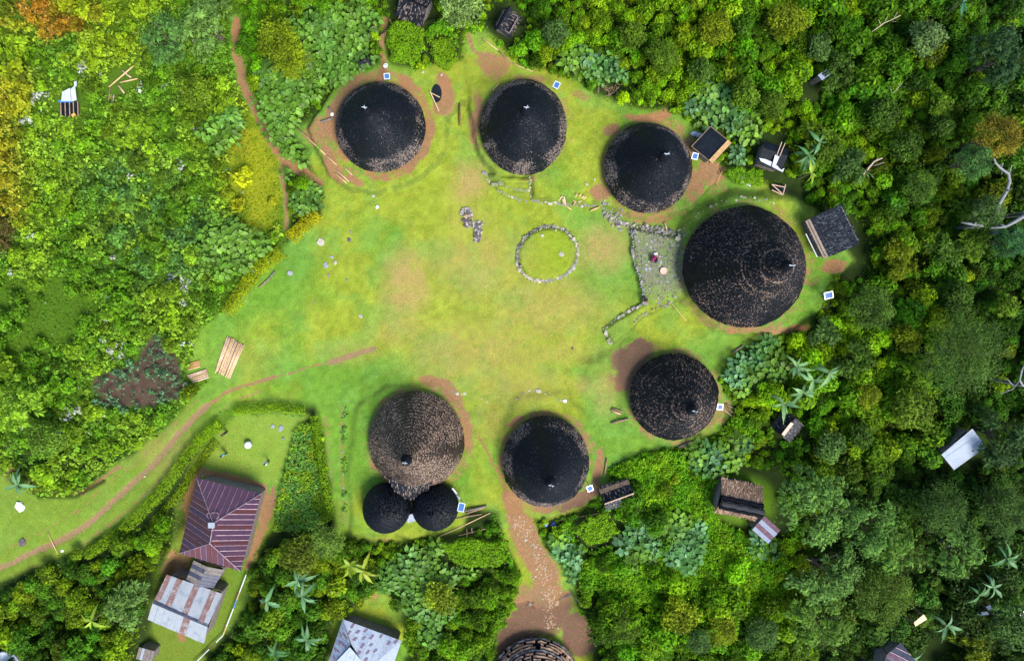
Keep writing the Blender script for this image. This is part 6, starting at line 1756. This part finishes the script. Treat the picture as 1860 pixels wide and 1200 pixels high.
# water-filled hole with sticks
p = W(793, 170); e = empty('black_basin', p, 'oval black plastic basin with two crossed bamboo sticks between the first and second houses', 'basin')
m = MB(); ring_ = [(p.x + .62 * math.cos(a) * 1.0 , p.y + 1.1 * math.sin(a), p.z) for a in np.linspace(0, 6.283, 16, endpoint=False)]
m.slab([Vector(q) + Vector((0, 0, .10)) for q in ring_], .12).build('basin_sheet', BLACKTARP, e)
MB().tube([W(781,168,.22), W(799,177,.22)], .06).build('stick', BAMBOO, e); MB().tube([W(781,166,.28), W(797,202,.18)], .07).build('stick', BAMBOOPINK, e)
# broken bits of white sheeting, upper left platform
e = empty('sheeted_platform', W(126, 180), 'broken stick platform with torn white sheets over a black hollow, upper left slope', 'platform')
m = MB()
m.slab([W(113,167,1.0), W(127,160,1.1), W(129,184,1.0), W(111,184,.95)], .03); m.slab([W(128,162,1.15), W(136,155,1.2), W(139,182,1.05), W(130,184,1.05)], .03); m.slab([W(134,149,1.2), W(139,147,1.2), W(139,157,1.2), W(135,158,1.2)], .03)
m.build('white_sheet', WHITETARP, e)
MB().slab([W(107,182,.9), W(131,183,.92), W(131,186,.88), W(106,186,.86)], .03).build('blue_sheet', BLUE, e)
MB().slab([W(108,186,.25), W(142,186,.25), W(143,212,.2), W(110,210,.2)], .05).build('black_sheet', BLACKTARP, e)
for x in (110, 118, 126, 133, 141): MB().tube([W(x,184,.8), W(x + 1,212,.4)], .06).build('stick', BAMBOODARK, e)
tag(MB().box(W(134,209,.45), (.45, .3, .2), .5).build('bottle_crate', simple('orange_plastic', (.6, .2, .05), (.7, .45, .1), 6, .5), None, origin=W(134,209,.45)), 'small orange and yellow crate on the torn white sheeted platform', 'crate')
# panels lost in the lower right forest
def panel(name, pts, h, m, label, cat):
    c = W(*np.mean(np.array(pts), 0)); z = c.z + h
    q = [Wz(x, y, z) for x, y in pts]; mid = sum(q, Vector()) / len(q)
    e = empty(name, (mid.x, mid.y, gz1(mid)), label, cat)
    MB().slab(q, .05).build('sheet', m, e)
    for a in q: MB().tube([Vector((a.x, a.y, gz1(a) - .1)) * .94 + mid * .06 * 1.0 if False else Vector((mid.x + (a.x - mid.x) * .9, mid.y + (a.y - mid.y) * .9, gz1(a))), Vector((mid.x + (a.x - mid.x) * .9, mid.y + (a.y - mid.y) * .9, z - .05))], .05, 5).build('post', BAMBOODARK, e)
panel('sheet_roof', [(1776,1112),(1795,1110),(1796,1116),(1775,1117)], 2.6, WHITE, 'longer lower one of two white panels, lower right forest', 'panel')
panel('sheet_roof', [(1791,1102),(1798,1098),(1804,1104),(1797,1109)], 2.7, WHITE, 'smaller upper one of two white panels, lower right forest', 'panel')
panel('sheet_roof', [(1660,1130),(1678,1115),(1684,1124),(1663,1137)], 4.2, simple('tan_sheet', (.6, .42, .2), (.72, .56, .34), 2, .7), 'pale tan sheet roof glimpsed between lower right trees', 'panel')
panel('grey_sheet', [(1845,1120),(1864,1106),(1866,1128),(1850,1130)], 2.5, ZINC, 'pale grey sheet at the right edge, lower right', 'panel')
for (x, y, lab) in ((1261,243,'left white sack by the black tarp shed'),(1270,246,'right white sack by the black tarp shed')):
    p = W(x, y, .2); o = MB().lathe((p.x, p.y, p.z - .2), [(.05, 0), (.34, .04), (.4, .2), (.28, .36), (.08, .44)], 9).build('sack', WHITETARP, None, origin=p); tag(o, lab, 'sack'); o.scale = (1.2, .8, 1)
for (pts_, lab) in (([(1345,331),(1364,337)], 'white plank lying on grass above the largest house'), ([(1341,316),(1352,324)], 'blue grey plank lying at the foot of the green trellis')):
    a, b = W(*pts_[0], .08), W(*pts_[1], .08); d = b - a
    tag(MB().box(a.lerp(b, .5), (d.length, .26, .06), math.atan2(d.y, d.x)).build('plank', WHITE if 'white' in lab else STONEBLUE, None, origin=a.lerp(b, .5)), lab, 'plank')
p = W(1110, 163); e = empty('brush_heap', p, 'dark heap of soil and dry sticks above the blackest house', 'heap')
for i in range(26):
    a = gs.uniform(0, 6.28); x, y = 1110 + gs.normal(0, 9), 163 + gs.normal(0, 7); l = gs.uniform(5, 13)
    MB().tube([W(x - l / 2 * math.cos(a), y - l / 2 * math.sin(a), gs.uniform(.05, .35)), W(x + l / 2 * math.cos(a), y + l / 2 * math.sin(a), gs.uniform(.05, .4))], .035, 5).build('stick', BAMBOODARK, e)

# bare trees
def bare(label, polys, z0, m=DEADWOOD, r=.13):
    c = polys[0][0]; p = W(*c); e = empty('bare_tree', p, label, 'bare tree')
    for j, pl in enumerate(polys):
        z = wloc(e).z
        n = len(pl); pts_ = [Wz(x, y, z + z0[0] + (z0[1] - z0[0]) * i / max(1, n - 1) + (0 if j == 0 else .2)) for i, (x, y) in enumerate(pl)]
        rad = [r * (1 - .6 * i / max(1, n - 1)) * (1 if j == 0 else .5) for i in range(n)]
        if j == 0: pts_ = [Vector((pts_[0].x, pts_[0].y, z - .2))] + pts_; rad = [r * 1.2] + rad
        MB().tube(pts_, rad, 7).build('trunk' if j == 0 else 'branch', m, e, smooth=True)
bare('bare pinkish grey dead tree standing out of the bushes right of the tarp sheds', [[(1562,322),(1575,308),(1588,293),(1603,287)],[(1580,302),(1594,299),(1606,295)],[(1572,311),(1580,316),(1586,322)],[(1588,293),(1594,288)]], (1.6, 3.4), simple('pink_bark', (.38, .27, .2), (.55, .42, .34), 4, .85), .16)
bare('thin white bare trunk with crooked top branches at the right edge', [[(1811,395),(1814,372),(1828,348),(1834,330),(1832,316),(1818,306),(1808,296),(1806,288)],[(1832,316),(1838,300)],[(1818,306),(1822,296)],[(1828,348),(1838,342)],[(1818,306),(1820,316)]], (5.5, 8.5), DEADWOOD, .22)
bare('thick pale grey bare trunk lying over the canopy at the right edge', [[(1866,388),(1845,402),(1826,412),(1800,414)],[(1826,412),(1815,406)]], (6.0, 5.6), DEADWOOD, .24)
bare('short pale grey limb left of the thick bare trunk', [[(1784,409),(1764,407),(1746,404)],[(1770,407),(1776,402)]], (5.2, 5.0), DEADWOOD, .22)
bare('small pale limb below the thick bare trunk', [[(1836,420),(1846,427),(1852,430)],[(1846,427),(1850,423)]], (5.2, 5.0), DEADWOOD, .2)
bare('dry twiggy tree with bare grey branches in the upper right forest', [[(1592,52),(1606,42),(1620,36),(1636,28)],[(1606,42),(1612,30)],[(1614,38),(1628,40)],[(1600,46),(1596,36)],[(1622,36),(1630,22)]], (2.2, 3.8), simple('tan_twig', (.4, .33, .2), (.55, .48, .3), 4, .85), .08)
bare('dry twiggy bush with bare branches at the middle of the upper right forest', [[(1612,178),(1626,165),(1640,150)],[(1626,165),(1640,168)],[(1620,170),(1616,156)],[(1634,157),(1646,158)]], (2.0, 3.4), simple('grey_twig', (.26, .27, .2), (.4, .4, .3), 4, .85), .05)
bare('pale bare branches at the right edge above the white metal roof', [[(1858,700),(1852,690),(1856,672),(1862,660)],[(1852,690),(1840,706),(1816,716)],[(1840,700),(1828,686)]], (6, 7.5), DEADWOOD, .14)
bare('thin forked sapling stem by the bare earth right of the blackest house', [[(1302,336),(1307,322),(1312,310)],[(1309,318),(1305,308)]], (.3, 1.5), BAMBOO, .05)

# ------------------------------------------------------------------ people
def person_meshes(pose):
    V_, E_, r_, reg = [], [], [], []
    def v(p, rad): V_.append(p); r_.append(rad); return len(V_) - 1
    def chain(i0, pts, rads, region):
        for p, rd in zip(pts, rads):
            k = v(p, rd); E_.append((i0, k)); reg.append(region); i0 = k
        return i0
    if pose == 'stand':
        pel = v((0, 0, .93), .13)
        ch = chain(pel, [(0, 0, 1.10), (0, .01, 1.28)], [.115, .13], 'shirt'); nk = chain(ch, [(0, 0, 1.45)], [.05], 'skin')
        hd = chain(nk, [(0, .015, 1.55), (0, .02, 1.66)], [.08, .085], 'skin')
        legs = [((s * .09, 0, .86), (s * .10, .02, .48), (s * .10, -.02, .08), (s * .11, .13, .035)) for s in (-1, 1)]
        arms = [((s * .17, 0, 1.38), (s * .23, -.02, 1.10), (s * .24, .08, .87)) for s in (-1, 1)]
        hdir = Vector((0, .06, -.2))
    else:
        pel = v((0, 0, .16), .14)
        ch = chain(pel, [(0, .03, .34), (0, .07, .54)], [.12, .13], 'shirt'); nk = chain(ch, [(0, .10, .70)], [.05], 'skin')
        hd = chain(nk, [(0, .14, .80), (0, .16, .90)], [.08, .085], 'skin')
        legs = [((s * .11, .06, .15), (s * .24, .40, .36), (s * .12, .60, .09), (s * .12, .74, .05)) for s in (-1, 1)]
        arms = [((s * .18, .06, .63), (s * .27, .20, .42), (s * .17, .40, .38)) for s in (-1, 1)]
        hdir = Vector((0, .18, -.06))
    for L in legs: chain(pel, L, [.09, .06, .045, .04], 'pants')
    for s, A_ in zip((-1, 1), arms):
        k = chain(ch, A_[:2], [.06, .045], 'shirt'); k = chain(k, A_[2:], [.032], 'skin')
        w = Vector(A_[2]); d = hdir.normalized(); side = Vector((s, 0, 0)); 
        pm = chain(k, [tuple(w + d * .07)], [.034], 'skin')
        for j, (o_, l) in enumerate(((-.03, .065), (-.01, .078), (.01, .072), (.03, .055))):
            b = w + d * .10 + Vector((0, o_, 0)) if pose == 'stand' else w + d * .10 + Vector((o_, 0, 0))
            chain(pm, [tuple(b), tuple(b + d * l * .6), tuple(b + d * l + Vector((-s * .02, 0, -.01)))], [.010, .009, .008], 'skin')
        th = w + d * .05 + Vector((-s * .03, .02, 0)); chain(k, [tuple(th), tuple(th + d * .045 + Vector((-s * .015, .01, 0)))], [.011, .009], 'skin')
    me = bpy.data.meshes.new('body_base'); me.from_pydata(V_, E_, []); o = bpy.data.objects.new('body_base', me); COL.objects.link(o)
    me.skin_vertices.new() if hasattr(me.skin_vertices, 'new') else None
    sk = o.modifiers.new('skin', 'SKIN'); sk.use_smooth_shade = True
    if not me.skin_vertices:
        bpy.context.view_layer.objects.active = o
    for i, rr in enumerate(r_):
        me.skin_vertices[0].data[i].radius = (rr, rr); me.skin_vertices[0].data[i].use_root = (i == 0)
    ss = o.modifiers.new('sub', 'SUBSURF'); ss.levels = 1; ss.render_levels = 1
    bpy.context.view_layer.update()
    ev = o.evaluated_get(bpy.context.evaluated_depsgraph_get()); body = bpy.data.meshes.new_from_object(ev)
    bpy.data.objects.remove(o)
    seg = [(Vector(V_[a]), Vector(V_[b])) for a, b in E_]
    def region(c):
        best = 1e9; rg = 'skin'
        for (a, b), g_ in zip(seg, reg):
            ab = b - a; t = max(0, min(1, (c - a).dot(ab) / max(ab.length_squared, 1e-9))); d = (c - a - ab * t).length
            if d < best - 1e-6: best, rg = d, g_
        return rg
    out = {}
    rg = [region(p.center) for p in body.polygons]
    for nm in ('shirt', 'pants'):
        vs, fs, mp = [], [], {}
        for p, q in zip(body.polygons, rg):
            if q != nm: continue
            f = []
            for vi in p.vertices:
                if vi not in mp:
                    vv = body.vertices[vi]; mp[vi] = len(vs); vs.append(tuple(vv.co + vv.normal * .016))
                f.append(mp[vi])
            fs.append(f)
        m_ = bpy.data.meshes.new(nm); m_.from_pydata(vs, [], fs); m_.polygons.foreach_set('use_smooth', [True] * len(fs)); out[nm] = m_
    hc = Vector(V_[hd])
    bm_ = bmesh.new(); bmesh.ops.create_uvsphere(bm_, u_segments=14, v_segments=9, radius=.108)
    bmesh.ops.delete(bm_, geom=[v_ for v_ in bm_.verts if v_.co.z < -.02 and v_.co.y > -.02 or v_.co.z < -.075], context='VERTS')
    for v_ in bm_.verts: v_.co = v_.co + hc + Vector((0, -.012, .03))
    h_ = bpy.data.meshes.new('hair'); bm_.to_mesh(h_); bm_.free(); out['hair'] = h_
    fb = MB()
    for s in (-1, 1): fb.box(hc + Vector((s * .032, .083, -.02)), (.022, .012, .012))
    fb.box(hc + Vector((0, .088, -.085)), (.045, .01, .01))
    f_ = bpy.data.meshes.new('face'); f_.from_pydata([tuple(x) for x in fb.v], [], fb.f); out['face'] = f_
    nb = MB(); nb.box(hc + Vector((0, .098, -.045)), (.024, .03, .04)); 
    for s in (-1, 1): nb.box(hc + Vector((s * .09, -.005, -.035)), (.02, .03, .055))
    n_ = bpy.data.meshes.new('nose_and_ears'); n_.from_pydata([tuple(x) for x in nb.v], [], nb.f); out['nose_and_ears'] = n_
    out['body'] = body
    return out
PM = {k: person_meshes(k) for k in ('stand', 'sit')}
SKIN = simple('skin', (.20, .10, .06), (.26, .14, .085), 6, .6)
HAIR = simple('black_hair', (.008, .007, .007), (.018, .015, .014), 10, .5)
def cloth(nm, c): return simple(nm, tuple(x * .8 for x in c), c, 6, .85)
def person(px, py, pose, face, shirt, pants, label, hair=HAIR, h=0.0, s=1.0):
    p = W(px, py, h); e = empty('person', p, label, 'person'); e.rotation_euler = (0, 0, R(face)); e.scale = (s, s, s)
    for nm, m in (('body', SKIN), ('shirt', shirt), ('pants', pants), ('hair', hair), ('face', HAIR), ('nose_and_ears', SKIN)):
        me = PM[pose][nm].copy(); me.materials.clear(); me.materials.append(m); link(nm, me, e)
navy = cloth('navy_shirt', (.02, .035, .09)); mag = cloth('magenta_shirt', (.42, .02, .14)); dk = cloth('dark_trousers', (.03, .03, .045)); whs = cloth('white_shirt', (.75, .76, .78)); lb = cloth('light_blue_shirt', (.10, .45, .75)); redc = cloth('red_shirt', (.4, .06, .05)); blk = cloth('black_shirt', (.02, .02, .035))
person(1183.5, 469, 'sit', -100, mag, mag, 'person in magenta clothes sitting on the stone platform', cloth('magenta_scarf', (.38, .02, .12)), .12, 1.15)
person(1192, 473, 'sit', 80, navy, navy, 'person in navy clothes sitting on the stone platform', HAIR, .12, 1.15)
person(1172.5, 547, 'sit', 30, redc, dk, 'person in a dull red shirt crouching at the lower end of the stone platform', HAIR, .10)
person(413, 784, 'stand', 60, blk, blk, 'person in black clothes standing in the upper left of the garden')
person(411.5, 822, 'stand', 200, lb, dk, 'person in a light blue shirt standing in the lower left of the garden')
person(489, 836, 'stand', 130, whs, dk, 'person in a white shirt standing at the right side of the garden')
